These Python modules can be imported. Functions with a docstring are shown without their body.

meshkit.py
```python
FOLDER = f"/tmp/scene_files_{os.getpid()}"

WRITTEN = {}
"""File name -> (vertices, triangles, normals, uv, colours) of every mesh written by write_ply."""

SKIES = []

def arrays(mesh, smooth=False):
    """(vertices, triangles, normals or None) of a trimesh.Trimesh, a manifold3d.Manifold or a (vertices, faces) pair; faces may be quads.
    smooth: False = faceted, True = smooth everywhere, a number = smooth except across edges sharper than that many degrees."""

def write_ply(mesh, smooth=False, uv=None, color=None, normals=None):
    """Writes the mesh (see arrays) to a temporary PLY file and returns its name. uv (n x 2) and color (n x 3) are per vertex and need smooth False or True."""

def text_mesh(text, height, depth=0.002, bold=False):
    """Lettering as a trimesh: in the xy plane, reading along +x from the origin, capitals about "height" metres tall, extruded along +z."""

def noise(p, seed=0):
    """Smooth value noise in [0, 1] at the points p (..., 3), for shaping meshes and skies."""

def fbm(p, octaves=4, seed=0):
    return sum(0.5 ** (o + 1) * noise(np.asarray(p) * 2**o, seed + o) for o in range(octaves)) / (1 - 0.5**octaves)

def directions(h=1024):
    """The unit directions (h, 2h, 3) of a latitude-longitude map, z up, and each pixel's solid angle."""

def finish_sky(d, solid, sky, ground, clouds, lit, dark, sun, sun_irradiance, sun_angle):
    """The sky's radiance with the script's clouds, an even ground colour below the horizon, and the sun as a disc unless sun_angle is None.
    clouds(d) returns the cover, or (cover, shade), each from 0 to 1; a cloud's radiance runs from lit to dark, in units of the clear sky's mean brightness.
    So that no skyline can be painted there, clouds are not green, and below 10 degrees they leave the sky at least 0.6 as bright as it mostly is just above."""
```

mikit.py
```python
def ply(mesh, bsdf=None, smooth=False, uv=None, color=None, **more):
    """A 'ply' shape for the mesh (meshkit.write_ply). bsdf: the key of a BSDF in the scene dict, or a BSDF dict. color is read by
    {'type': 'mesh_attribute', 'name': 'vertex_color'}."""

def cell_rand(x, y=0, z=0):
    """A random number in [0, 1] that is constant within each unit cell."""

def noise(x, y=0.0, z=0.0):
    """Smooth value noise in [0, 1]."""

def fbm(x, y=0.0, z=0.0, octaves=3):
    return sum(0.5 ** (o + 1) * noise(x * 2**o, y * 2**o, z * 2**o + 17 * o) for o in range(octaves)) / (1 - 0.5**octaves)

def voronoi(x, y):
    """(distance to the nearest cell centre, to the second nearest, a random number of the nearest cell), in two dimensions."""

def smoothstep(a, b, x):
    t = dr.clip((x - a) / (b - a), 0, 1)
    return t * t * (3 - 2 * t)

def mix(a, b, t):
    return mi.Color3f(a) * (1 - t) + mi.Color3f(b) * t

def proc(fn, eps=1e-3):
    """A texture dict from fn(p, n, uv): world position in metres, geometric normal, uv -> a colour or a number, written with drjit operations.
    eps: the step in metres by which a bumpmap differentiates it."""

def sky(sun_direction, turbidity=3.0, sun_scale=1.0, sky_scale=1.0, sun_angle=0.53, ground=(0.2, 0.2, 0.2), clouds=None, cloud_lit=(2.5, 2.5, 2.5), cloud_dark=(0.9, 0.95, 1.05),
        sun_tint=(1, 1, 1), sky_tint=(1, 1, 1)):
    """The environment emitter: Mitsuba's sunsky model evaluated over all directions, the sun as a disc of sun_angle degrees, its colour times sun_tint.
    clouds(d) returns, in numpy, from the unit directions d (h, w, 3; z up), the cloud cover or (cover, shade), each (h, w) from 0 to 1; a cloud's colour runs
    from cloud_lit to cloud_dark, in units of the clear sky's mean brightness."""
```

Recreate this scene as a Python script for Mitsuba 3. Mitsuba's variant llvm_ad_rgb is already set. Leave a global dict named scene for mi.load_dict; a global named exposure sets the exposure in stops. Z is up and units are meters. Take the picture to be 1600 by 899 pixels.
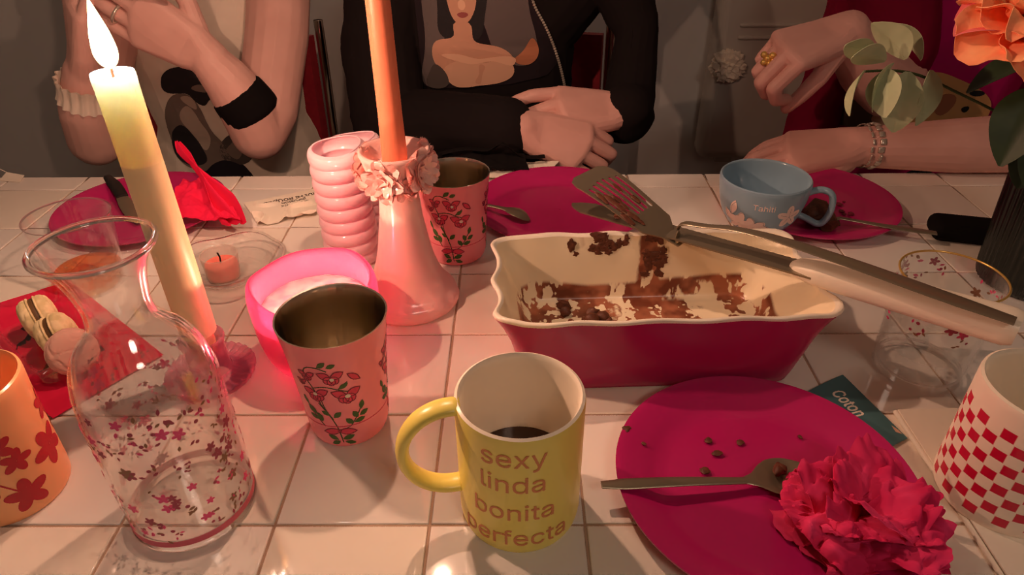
import math, random
import numpy as np, trimesh, mitsuba as mi, drjit as dr, mikit, meshkit
import manifold3d as m3
from shapely.geometry import Polygon, LineString, Point
from shapely import affinity
from shapely.ops import unary_union
from mikit import proc, noise, fbm, cell_rand, smoothstep, mix
T = mi.ScalarTransform4f
PI = math.pi
rng = np.random.default_rng(7)

# ---------------------------------------------------------------- camera, light, exposure
CAM = np.array([0.0, 0.0, 0.39])
PITCH, YAW, ROLL = np.radians([33.69, -0.41, 0.46])
fwd = np.array([math.sin(YAW)*math.cos(PITCH), math.cos(YAW)*math.cos(PITCH), -math.sin(PITCH)])
right = np.array([math.cos(YAW), -math.sin(YAW), 0.0])
down = np.cross(fwd, right)
up = math.sin(ROLL)*right - math.cos(ROLL)*down
exposure = 0.0
FLAME_COLOUR = np.array([1.0, 0.56, 0.37])
FLAME_RADIANCE = 2050.0
TAPER_FLAME_RADIANCE = 2750.0
BOWL_FLAME_RADIANCE = 600.0
FILL_LAMP_RADIANCE = [12.5, 9.6, 7.5]

scene = {'type': 'scene'}
labels = {}
scene['camera'] = {'type': 'perspective', 'fov': 73.826, 'fov_axis': 'x', 'near_clip': 0.02, 'far_clip': 50.0,
                   'to_world': T().look_at(origin=CAM.tolist(), target=(CAM+fwd).tolist(), up=up.tolist())}


def C(r, g, b):
    """an sRGB colour (0-255) as a linear rgb dict"""
    return {'type': 'rgb', 'value': lin(r, g, b)}


def lin(r, g, b):
    return [((v/255)/12.92 if v/255 < .04045 else ((v/255+.055)/1.055)**2.4) for v in (r, g, b)]


def mat(key, **kw):
    scene[key] = kw
    return key


def pbr(key, col, rough=.5, spec=.5, metallic=0.0, coat=0.0, two=True, **kw):
    col = col if isinstance(col, dict) else {'type': 'rgb', 'value': list(col)}
    d = {'type': 'principled', 'base_color': col, 'roughness': rough, 'specular': spec, 'metallic': metallic, **kw}
    if coat:
        d.update(clearcoat=coat, clearcoat_gloss=.95)
    scene[key] = {'type': 'twosided', 'bsdf': d} if two else d
    return key


def flat_col(key, col, rough=.6, **kw):
    return pbr(key, C(*col), rough, **kw)


# ---------------------------------------------------------------- naming helpers
used = {}


def num(name):
    n = used.get(name, -1)+1
    used[name] = n
    return name if n == 0 else f'{name}_{n:03d}'


def thing(name, label, cat, group=None):
    k = num(name)
    labels[k] = {'label': label, 'category': cat}
    if group:
        labels[k]['group'] = group
    return k


def part(parent, name, mesh, bsdf, smooth=False, label=None, kind=None, **kw):
    k = num(parent+'__'+name)
    scene[k] = mikit.ply(mesh, bsdf, smooth, **kw)
    if label or kind:
        labels[k] = {}
        if label:
            labels[k]['label'] = label
        if kind:
            labels[k]['kind'] = kind
    return k


def solo(name, mesh, bsdf, label, cat, smooth=False, group=None, **kw):
    k = thing(name, label, cat, group)
    scene[k] = mikit.ply(mesh, bsdf, smooth, **kw)
    return k


def struct(name, mesh, bsdf, parent=None, smooth=False):
    if parent:
        return part(parent, name, mesh, bsdf, smooth)
    scene[name] = mikit.ply(mesh, bsdf, smooth)
    labels[name] = {'kind': 'structure'}
    return name


# ---------------------------------------------------------------- mesh helpers
def cat(*ms):
    return trimesh.util.concatenate([m for m in ms])


def mv(m, x=0, y=0, z=0, rz=0, rx=0, ry=0, s=1):
    m = m.copy()
    if s != 1:
        m.apply_scale(s)
    for a, ax in ((rx, [1, 0, 0]), (ry, [0, 1, 0]), (rz, [0, 0, 1])):
        if a:
            m.apply_transform(trimesh.transformations.rotation_matrix(a, ax))
    m.apply_translation([x, y, z])
    return m


def box(x0, x1, y0, y1, z0, z1):
    m = trimesh.creation.box([x1-x0, y1-y0, z1-z0])
    m.apply_translation([(x0+x1)/2, (y0+y1)/2, (z0+z1)/2])
    return m


def rbox(sx, sy, sz, r=.004, seg=8):
    """a box with rounded edges, centred"""
    s = m3.Manifold.sphere(r, seg)
    a = [s.translate([i*(sx/2-r), j*(sy/2-r), k*(sz/2-r)]) for i in (-1, 1) for j in (-1, 1) for k in (-1, 1)]
    return tm(m3.Manifold.batch_hull(a))


def tm(man):
    g = man.to_mesh()
    return trimesh.Trimesh(np.array(g.vert_properties[:, :3], float), np.array(g.tri_verts), process=False)


def grid_mesh(P, close_u=False, close_v=False):
    """P (nu, nv, 3) -> mesh"""
    nu, nv = P.shape[:2]
    i, j = np.meshgrid(np.arange(nu if close_u else nu-1), np.arange(nv if close_v else nv-1), indexing='ij')
    a, b = i*nv+j, ((i+1) % nu)*nv+j
    c, d = ((i+1) % nu)*nv+(j+1) % nv, i*nv+(j+1) % nv
    q = np.stack([a, b, c, d], -1).reshape(-1, 4)
    return trimesh.Trimesh(P.reshape(-1, 3), np.vstack([q[:, [0, 1, 2]], q[:, [0, 2, 3]]]), process=False)


def smooth_profile(pts, n=60):
    """Catmull-Rom through the profile points"""
    p = np.array(pts, float)
    from scipy.interpolate import PchipInterpolator
    t = np.concatenate([[0], np.cumsum(np.linalg.norm(np.diff(p, axis=0), axis=1))])
    tt = np.linspace(0, t[-1], n)
    return np.stack([PchipInterpolator(t, p[:, k])(tt) for k in range(p.shape[1])], -1)


def lathe(profile, n=72, fn=None, uv=False):
    """profile: (r, z) going up on the outside (normals outward); fn(theta, r, z) may displace (r, z)"""
    p = np.array(profile, float)
    th = np.arange(n+1 if uv else n)*2*PI/n
    R = np.broadcast_to(p[:, 0], (len(th), len(p))).copy()
    Z = np.broadcast_to(p[:, 1], (len(th), len(p))).copy()
    TH = np.broadcast_to(th[:, None], R.shape)
    if fn:
        R, Z = fn(TH, R, Z)
    m = grid_mesh(np.stack([R*np.cos(TH), R*np.sin(TH), Z], -1), close_u=not uv)
    if uv:
        return m, np.stack([TH/(2*PI), Z], -1).reshape(-1, 2)
    return m


def tube(points, radii, sides=10, closed=False, caps=True, flat=1.0, upv=None):
    p = np.asarray(points, float)
    n = len(p)
    t = (np.roll(p, -1, 0)-np.roll(p, 1, 0)) if closed else np.gradient(p, axis=0)
    t /= np.linalg.norm(t, axis=1, keepdims=True)+1e-12
    a = np.array([0, 0, 1.0]) if upv is None else np.asarray(upv, float)
    if upv is None and abs(t[0] @ a) > .95:
        a = np.array([1.0, 0, 0])
    A = []
    for k in range(n):
        a = a-(a @ t[k])*t[k]
        a /= np.linalg.norm(a)+1e-12
        A.append(a)
    A = np.array(A)
    B = np.cross(t, A)
    r = np.broadcast_to(radii, (n,))[:, None, None]
    ang = np.arange(sides)*2*PI/sides
    V = p[:, None]+r*(np.cos(ang)[None, :, None]*A[:, None]*flat+np.sin(ang)[None, :, None]*B[:, None])
    m = grid_mesh(V, close_u=closed, close_v=True)
    if caps and not closed:
        v, f, k = list(m.vertices), list(m.faces), len(m.vertices)
        v += [p[0], p[-1]]
        for s in range(sides):
            f.append([k, (s+1) % sides, s])
            f.append([k+1, (n-1)*sides+s, (n-1)*sides+(s+1) % sides])
        m = trimesh.Trimesh(np.array(v), np.array(f), process=False)
    m.fix_normals() if len(m.faces) < 4000 else None
    return m


def spline(pts, n=24, closed=False):
    from scipy.interpolate import CubicSpline
    p = np.array(pts, float)
    if closed:
        p = np.vstack([p, p[:1]])
    t = np.concatenate([[0], np.cumsum(np.linalg.norm(np.diff(p, axis=0), axis=1))])
    cs = CubicSpline(t, p, bc_type='periodic' if closed else 'natural')
    return cs(np.linspace(0, t[-1], n, endpoint=not closed))


def triangulated(poly, edge=.004):
    ms = []
    for g in getattr(poly, 'geoms', [poly]):
        if g.is_empty or g.area < 1e-9:
            continue
        v, f = trimesh.creation.triangulate_polygon(g, engine='earcut')
        v, f = trimesh.remesh.subdivide_to_size(np.c_[v, np.zeros(len(v))], f, edge, max_iter=12)
        ms.append(trimesh.Trimesh(v, f, process=False))
    return cat(*ms)


def on_lathe(m, a0, z0, rfun, off=.0003):
    """bends a flat mesh (x right, y up, z out) round a vertical surface of radius rfun(z)"""
    v = m.vertices.copy()
    z = z0+v[:, 1]
    r = rfun(z)
    a = a0+v[:, 0]/r
    rr = r+off+v[:, 2]
    return trimesh.Trimesh(np.c_[rr*np.cos(a), rr*np.sin(a), z], m.faces, process=False)


def ellipse(cx, cy, rx, ry, rot=0, n=20):
    return affinity.translate(affinity.rotate(affinity.scale(Point(0, 0).buffer(1, quad_segs=n//4), rx, ry), rot, use_radians=False), cx, cy)


def leaf2(cx, cy, L, W, rot):
    t = np.linspace(0, PI, 9)
    x = np.linspace(-L/2, L/2, 9)
    y = W/2*np.sin(t)**.9
    return affinity.translate(affinity.rotate(Polygon(list(zip(x, y))+list(zip(x[::-1][1:-1], -y[::-1][1:-1]))), rot, origin=(0, 0)), cx, cy)


def lumps(n, spread, size, seed, flatten=.6, base=0.0):
    """a scatter of small irregular crumbs on a floor"""
    r = np.random.default_rng(seed)
    out = []
    for _ in range(n):
        s = size*r.uniform(.5, 1.3)
        m = trimesh.creation.icosphere(1)
        m.vertices *= (1+.45*(meshkit.noise(m.vertices*1.7+r.uniform(0, 50, 3))-.5)[:, None]*2)
        m.vertices *= np.array([s, s*r.uniform(.6, 1), s*flatten])
        out.append(mv(m, *(r.normal(0, 1, 2)*np.asarray(spread)), base+s*flatten*.7, rz=r.uniform(0, 6)))
    return out


# ---------------------------------------------------------------- materials
def tile_col(p, n, uv):
    return mix(lin(228, 220, 210), lin(238, 232, 224), fbm(p.x*9, p.y*9, p.z*9))


WHITE_GLAZE = pbr('glazed_white_tile', proc(tile_col), .055, .5)
pbr('glazed_white_tile_warm', C(233, 224, 210), .06, .5)
pbr('glazed_white_tile_cool', C(226, 221, 214), .05, .5)
pbr('grout', proc(lambda p, n, uv: mix(lin(164, 136, 116), lin(188, 160, 138), fbm(p.x*60, p.y*60, 0))), .9, .2)
pbr('wall_paint', proc(lambda p, n, uv: mix(lin(218, 219, 218), lin(226, 227, 226), fbm(p.x*3, p.y*3, p.z*3))), .8, .2)
pbr('floor_wood', proc(lambda p, n, uv: mix(lin(92, 66, 46), lin(128, 96, 70), fbm(p.x*40, p.y*4, 0))), .5, .4)
pbr('table_wood', proc(lambda p, n, uv: mix(lin(150, 118, 86), lin(176, 142, 106), fbm(p.x*6, p.y*60, p.z*60))), .5, .4)
mat('clear_glass', type='thindielectric', int_ior=1.5)
mat('solid_glass', type='dielectric', int_ior=1.5)
mat('water_sheet', type='thindielectric', int_ior=1.33)
pbr('steel', C(230, 222, 208), .17, .5, metallic=1.0)
pbr('dark_steel', C(150, 138, 118), .34, .5, metallic=.75)
pbr('chrome', C(205, 195, 180), .10, .5, metallic=1.0)
pbr('silver', C(205, 196, 184), .25, .5, metallic=.6)
pbr('gold', C(236, 196, 112), .25, .5, metallic=.7)
pbr('black_plastic', C(22, 20, 20), .5, .4)
pbr('black_cloth', C(20, 17, 18), .95, .1)
pbr('magenta_glaze', proc(lambda p, n, uv: mix(lin(170, 22, 90), lin(184, 30, 102), fbm(p.x*14, p.y*14, 0))), .28, .5)
pbr('chocolate', proc(lambda p, n, uv: mix(lin(62, 32, 22), lin(112, 62, 42), fbm(p.x*300, p.y*300, p.z*300))), .55, .4)
pbr('white_paper', C(232, 224, 208), .9, .15)

# ---------------------------------------------------------------- the room
FZ = -.75
struct('floor', box(-2.6, 2.6, -2.0, 1.72, FZ-.05, FZ), 'floor_wood')
struct('ceiling', box(-2.6, 2.6, -2.0, 1.72, 1.75, 1.80), 'wall_paint')
struct('wall_back', box(-2.6, 2.6, 1.62, 1.72, FZ, 1.75), 'wall_paint')
struct('wall_left', box(-2.7, -2.6, -2.1, 1.72, FZ, 1.75), 'wall_paint')
struct('wall_right', box(2.6, 2.7, -2.1, 1.72, FZ, 1.75), 'wall_paint')
struct('wall_front', box(-2.6, 2.6, -2.1, -2.0, FZ, 1.75), 'wall_paint')
struct('baseboard_back', box(-2.6, 2.6, 1.605, 1.62, FZ, FZ+.09), 'white_paper')

# an unseen pendant lamp, added behind the camera as dim fill light
lamp = thing('added_fill_lamp', 'dim round pendant lamp, unseen, added behind the camera for fill light', 'lamp')
part(lamp, 'lamp_shade', mv(lathe(smooth_profile([(.05, .20), (.16, .16), (.25, .03), (.27, 0)], 24)[::-1], 48), .5, -.75, 1.20), 'white_paper', True)
part(lamp, 'cord', tube([(.5, -.75, 1.40), (.5, -.75, 1.75)], .004, 8), 'black_plastic', True)
disc = lathe([(0.0005, .02), (.2, .02)], 40)
disc = mv(disc, .5, -.75, 1.20)
if disc.face_normals[:, 2].mean() > 0:
    disc.invert()
k = part(lamp, 'diffuser', disc, 'white_paper', False)
scene[k]['emitter'] = {'type': 'area', 'radiance': {'type': 'rgb', 'value': FILL_LAMP_RADIANCE}}

# ---------------------------------------------------------------- the tiled table
W = .10549
X0, Y0 = -.16488-6*W, .8230
NX, NY = 17, 7
XL, XR, YF, YB = X0, X0+NX*W, Y0-NY*W, Y0
tbl = thing('dining_table', 'dining table topped with square white glazed tiles', 'table')
part(tbl, 'grout_bed', box(XL-.040, XR+.040, YF-.040, YB+.040, -.012, -.0016), 'grout')
part(tbl, 'table_board', box(XL-.041, XR+.041, YF-.041, YB+.041, -.036, -.012), 'table_wood')
part(tbl, 'apron', cat(box(XL+.02, XR-.02, YB-.02, YB, -.09, -.036), box(XL+.02, XR-.02, YF, YF+.02, -.09, -.036),
                       box(XL+.02, XL+.04, YF+.02, YB-.02, -.09, -.036), box(XR-.04, XR-.02, YF+.02, YB-.02, -.09, -.036)), 'table_wood')
for lx in (XL+.04, XR-.04):
    for ly in (YF+.04, YB-.04):
        part(tbl, 'leg', mv(rbox(.06, .06, .714, .006), lx, ly, FZ+.357), 'table_wood', 30)


def tile_mesh(sx, sy, bull=None):
    """a pressed tile with a softly rounded top edge; top at z = 0"""
    rings = [(0, -.010), (0, -.0012), (.0004, -.0005), (.0012, 0)]
    V = []
    for ins, z in rings:
        for cx, cy in ((-1, -1), (1, -1), (1, 1), (-1, 1)):
            V.append((cx*(sx/2-ins), cy*(sy/2-ins), z))
    F = []
    for r in range(3):
        for c in range(4):
            a, b = r*4+c, r*4+(c+1) % 4
            F += [[a, b, b+4], [a, b+4, a+4]]
    F += [[12, 13, 14], [12, 14, 15]]
    return trimesh.Trimesh(np.array(V), np.array(F), process=False)


tiles = [mikit.ply(tile_mesh(W-.0019, W-.0019), b, 40) for b in ('glazed_white_tile', 'glazed_white_tile_warm', 'glazed_white_tile_cool')]
for j in range(NY):
    for i in range(NX):
        k = num(tbl+'__tile')
        scene[k] = {**tiles[int(rng.integers(3))], 'to_world': T().translate([X0+(i+.5)*W, Y0-(j+.5)*W, float(rng.uniform(-.0003, 0))])}
trim_back = mikit.ply(tile_mesh(W-.002, .040), 'glazed_white_tile', 40)
trim_side = mikit.ply(tile_mesh(.040, W-.002), 'glazed_white_tile', 40)
for i in range(NX):
    for y in (YB+.0212, YF-.0212):
        scene[num(tbl+'__edge_tile')] = {**trim_back, 'to_world': T().translate([X0+(i+.5)*W, y, 0])}
for j in range(NY):
    for x in (XL-.0212, XR+.0212):
        scene[num(tbl+'__edge_tile')] = {**trim_side, 'to_world': T().translate([x, Y0-(j+.5)*W, 0])}
corner_tile = mikit.ply(tile_mesh(.040, .040), 'glazed_white_tile', 40)
for x in (XL-.0212, XR+.0212):
    for y in (YB+.0212, YF-.0212):
        scene[num(tbl+'__edge_tile')] = {**corner_tile, 'to_world': T().translate([x, y, 0])}

# ---------------------------------------------------------------- candles and flames
pbr('ivory_wax', C(250, 228, 178), .38, .5)
mat('melted_wax', type='principledthin', base_color=C(254, 234, 190), roughness=.4, diff_trans=.7)
pbr('orange_wax', C(246, 138, 104), .40, .45)
pbr('wick', C(30, 22, 18), .9, .1)


mat('flame_gas', type='thindielectric', int_ior=1.0, ext_ior=1.0)


def flame(parent, x, y, z, h, r, radiance, core=.88):
    """a candle flame: a faintly glowing, transparent gas envelope round a small white-hot core"""
    pr = smooth_profile([(.0002, 0), (r*.75, h*.10), (r, h*.26), (r*.86, h*.48), (r*.48, h*.74), (r*.14, h*.94), (.0002, h)], 26)
    k = part(parent, 'flame', mv(lathe(pr, 20), x, y, z), 'flame_gas', True, label='bright flame')
    scene[k]['emitter'] = {'type': 'area', 'sampling_weight': 0.0, 'radiance': {'type': 'rgb', 'value': [5.0, 3.6, 1.7]}}
    k = num(k+'__flame_core')
    scene[k] = {'type': 'sphere', 'center': [x, y, z+h*.38], 'radius': r*core, 'bsdf': {'type': 'ref', 'id': 'flame_gas'},
                'emitter': {'type': 'area', 'radiance': {'type': 'rgb', 'value': (FLAME_COLOUR*radiance).tolist()}}}


CX, CY = -.262, .447
cd = thing('candle', 'tall lit ivory candle standing in the pink ribbed glass holder', 'candle')
TILT = math.radians(.2)


def lean(m):
    return mv(mv(m, ry=-TILT), CX, CY)


part(cd, 'wax_body', lean(lathe([(.0005, .030), (.0105, .030), (.0108, .046), (.0143, .05), (.0142, .12), (.0138, .20), (.0005, .20)], 40)), 'ivory_wax', 40)
part(cd, 'melted_tip', lean(lathe(smooth_profile([(.0138, .1995), (.0136, .235), (.0136, .252), (.0138, .259), (.0134, .2622), (.0122, .2618), (.0108, .2585), (.006, .2555), (.0005, .255)], 50), 40)), 'melted_wax', True, label='glowing translucent tip with a melted pool')
TCX = CX-.259*math.sin(TILT)
part(cd, 'wick', tube([(TCX, CY, .254), (TCX, CY, .262), (TCX+.001, CY, .268)], .0009, 8), 'wick', True)
flame(cd, TCX, CY, .264, .044, .0075, FLAME_RADIANCE)

# pink ribbed glass holder: a scalloped disc of radial ribs with a socket in the middle
pbr('pink_glass_body', C(252, 150, 186), .12, .6)
mat('pink_clear', type='thindielectric', int_ior=1.5, specular_transmittance={'type': 'rgb', 'value': [1.0, .82, .89]})
mat('pink_pressed_glass', type='blendbsdf', weight=.74, a={'type': 'ref', 'id': 'pink_glass_body'}, b={'type': 'ref', 'id': 'pink_clear'})
ch = thing('candle_holder', 'pink ribbed glass candle holder under the tall ivory candle', 'candle holder')


def ribbed(TH, R, Z):
    k = np.clip((R-.017)/.006, 0, 1)
    ph = TH*30+np.clip(R-.016, 0, 1)*60
    return R, Z+k*.0008*np.cos(ph)*(Z > .003)


part(ch, 'ribbed_saucer', mv(lathe(smooth_profile([(.0145, .0), (.030, .0), (.036, .006), (.0372, .010), (.0355, .0105), (.030, .0085), (.024, .0075), (.018, .011)], 30), 240, ribbed), CX, CY), 'pink_pressed_glass', True)
part(ch, 'socket', mv(lathe(smooth_profile([(.018, .008), (.0165, .018), (.0165, .034), (.0185, .042), (.0182, .044), (.0155, .043), (.0122, .036), (.0118, .028), (.0005, .028)], 34), 40), CX, CY), 'pink_pressed_glass', True)

# pink wax bowl candle
BX, BY = -.1720, .4790
mat('pink_wax_body', type='principledthin', base_color=C(255, 140, 184), roughness=.35, diff_trans=1.0)
mat('pink_wax_through', type='thindielectric', int_ior=1.3, specular_transmittance={'type': 'rgb', 'value': [1.0, .42, .74]})
mat('pink_bowl_glass', type='blendbsdf', weight=.46, a={'type': 'ref', 'id': 'pink_wax_body'}, b={'type': 'ref', 'id': 'pink_wax_through'})
pbr('pale_pink_wax', proc(lambda p, n, uv: mix(lin(250, 170, 186), lin(252, 204, 204), smoothstep(.3, .7, fbm(p.x*90, p.y*90, 0)))), .25, .5)
mat('pale_wax_clear', type='blendbsdf', weight=.22, a={'type': 'ref', 'id': 'pale_pink_wax'}, b={'type': 'ref', 'id': 'pink_wax_through'})
bw = thing('bowl_candle', 'rounded pink bowl candle filled with paler wax, behind the front metal tumbler', 'candle')


def bowl_rim(TH, R, Z):
    w = np.clip((Z-.045)/.037, 0, 1)**1.5
    low = np.exp(-((np.angle(np.exp(1j*(TH+1.0)))/.75)**2))*.020
    wob = .0015*np.sin(3*TH+.6)+.0010*np.sin(5*TH)
    return R*(1+.02*np.sin(2*TH+1)*w), Z-w*(low+wob)


prof = smooth_profile([(.0005, .0), (.034, .0), (.0430, .005), (.0495, .020), (.0530, .043), (.0535, .066), (.0515, .0785), (.0488, .082), (.0463, .0795), (.0455, .070), (.0468, .054)], 56)
part(bw, 'bowl', mv(lathe(prof, 90, bowl_rim), BX, BY), 'pink_bowl_glass', True)


def waxsurf(TH, R, Z):
    x, y = R*np.cos(TH), R*np.sin(TH)
    return R, Z+.0016*(meshkit.fbm(np.stack([x*120, y*120, x*0], -1), 3)-.5)-.0015*np.clip(1-R/.02, 0, 1)


part(bw, 'wax_fill', mv(lathe([(.0468-.0, .020)]+[(.047, .05)]+[(r, .0545) for r in np.linspace(.0462, .0008, 26)], 80, waxsurf), BX, BY), 'pale_wax_clear', True, label='pale pink bumpy wax surface')
part(bw, 'wick', tube([(BX+.004, BY-.008, .052), (BX+.004, BY-.008, .0575), (BX+.005, BY-.008, .060)], .0008, 8), 'wick', True)
flame(bw, BX+.004, BY-.008, .057, .019, .0050, BOWL_FLAME_RADIANCE)

# porcelain candlestick with a collar of roses, and its orange taper
SX, SY = -.107, .566
pbr('pink_porcelain', proc(lambda p, n, uv: mix(lin(242, 190, 184), lin(246, 200, 192), fbm(p.x*12, p.y*12, p.z*12))), .18, .5, coat=.5)
cs = thing('candlestick', 'pale pink porcelain candlestick with a collar of modelled roses', 'candlestick')


def relief(TH, R, Z):
    q = np.stack([np.cos(TH)*3, np.sin(TH)*3, Z*110], -1)
    k = np.clip((.032-Z)/.02, 0, 1)*np.clip(Z/.004, 0, 1)
    a = np.exp(-(np.angle(np.exp(1j*(TH+.55)))/.7)**2)
    return R+k*a*.009*(meshkit.fbm(q, 3, 5)-.35), Z


prof = smooth_profile([(.0005, .0), (.046, .0), (.0492, .003), (.0480, .010), (.0405, .020), (.0330, .034), (.0272, .052), (.0225, .078), (.0190, .104), (.0180, .122), (.0215, .132), (.0270, .142), (.0300, .152), (.0318, .1585), (.0312, .1605), (.0285, .160), (.025, .156), (.0195, .151), (.0165, .148), (.0005, .147)], 90)
part(cs, 'stem', mv(lathe(prof, 96, relief), SX, SY), 'pink_porcelain', True)


def petal(L, W, cup, curl, ruffle, seed, nu=9, nv=9, thick=0):
    u = np.linspace(-1, 1, nu)[:, None]
    v = np.linspace(0, 1, nv)[None]
    wv = np.sin(np.clip(v*.93+.07, 0, 1)**.75*PI*.62)
    x = W*u*wv/2
    ang = cup+(curl-cup)*v**1.5
    y = np.cumsum(np.cos(ang)*np.ones_like(u)*L/nv, axis=1)
    z = np.cumsum(np.sin(ang)*np.ones_like(u)*L/nv, axis=1)+u**2*W*.22*wv
    P = np.stack([x+0*v, y, z], -1)
    P[..., 2] += ruffle*v*(meshkit.noise(np.stack([u*2.2+0*v, v*2.2+0*u, 0*u+0*v+seed], -1), seed)-.5)*2
    return P


def rose_mesh(size, seed, layers=((3, 1.30, .52), (5, .80, .78), (6, .25, 1.0))):
    r = np.random.default_rng(seed)
    ms = [trimesh.creation.icosphere(2, size*.30)]
    for n, cup, L in layers:
        a0 = r.uniform(0, 6)
        for k in range(n):
            P = petal(size*L, size*L*1.45, cup+.35, cup-.65, size*.035, int(r.integers(999)), 11, 11)
            m = grid_mesh(P)
            back = m.copy()
            back.vertices = back.vertices-m.vertex_normals*size*.09
            back.invert()
            ms += [mv(cat(m, back), rz=a0+k*2*PI/n+r.uniform(-.1, .1))]
    return cat(*ms)


for k, (a, zz, s, nm_) in enumerate([(-1.80, .1405, .0175, 'porcelain_rose'), (-.58, .1450, .0185, 'porcelain_rose'), (.55, .143, .0175, 'porcelain_rose'), (1.75, .142, .0175, 'porcelain_rose'), (2.9, .142, .0175, 'porcelain_rose'), (-1.15, .1330, .0120, 'porcelain_rose'), (-.25, .1340, .0120, 'porcelain_rose')]):
    R0 = .0245 if zz > .14 else .0215
    m = rose_mesh(s, 30+k)
    m = mv(m, rx=PI/2*.92)
    m = mv(m, 0, -R0, 0)
    m = mv(m, rz=a+PI/2)
    part(cs, nm_, mv(m, SX, SY, zz), 'pink_porcelain', True)
for k in range(11):
    a = -2.7+k*.55
    m = grid_mesh(petal(.020, .014, -.7, .5, .002, 70+k, 9, 9))
    b = m.copy()
    b.vertices = b.vertices-m.vertex_normals*.0016
    b.invert()
    part(cs, 'porcelain_leaf', mv(mv(mv(cat(m, b), 0, .0165, 0), rz=a-PI/2), SX, SY, .1345), 'pink_porcelain', True)
tp = thing('taper_candle', 'slim orange taper candle in the rose candlestick', 'candle')
part(tp, 'wax_body', mv(lathe([(.0005, .147), (.0112, .147), (.0112, .16), (.0104, .19), (.0092, .40), (.0085, .435), (.0005, .436)], 36), SX, SY), 'orange_wax', 40)
part(tp, 'wick', tube([(SX, SY, .435), (SX, SY, .445)], .0009, 8), 'wick', True)
flame(tp, SX, SY, .443, .042, .0072, TAPER_FLAME_RADIANCE)

# ---------------------------------------------------------------- stacked-ring pink tumblers (opal glass)
pbr('opal_pink_body', C(255, 226, 234), .16, .5, coat=.6)
mat('opal_through', type='principledthin', base_color=C(255, 216, 228), roughness=.25, diff_trans=1.0)
mat('opal_pink_glass', type='blendbsdf', weight=.4, a={'type': 'ref', 'id': 'opal_pink_body'}, b={'type': 'ref', 'id': 'opal_through'})


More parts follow.
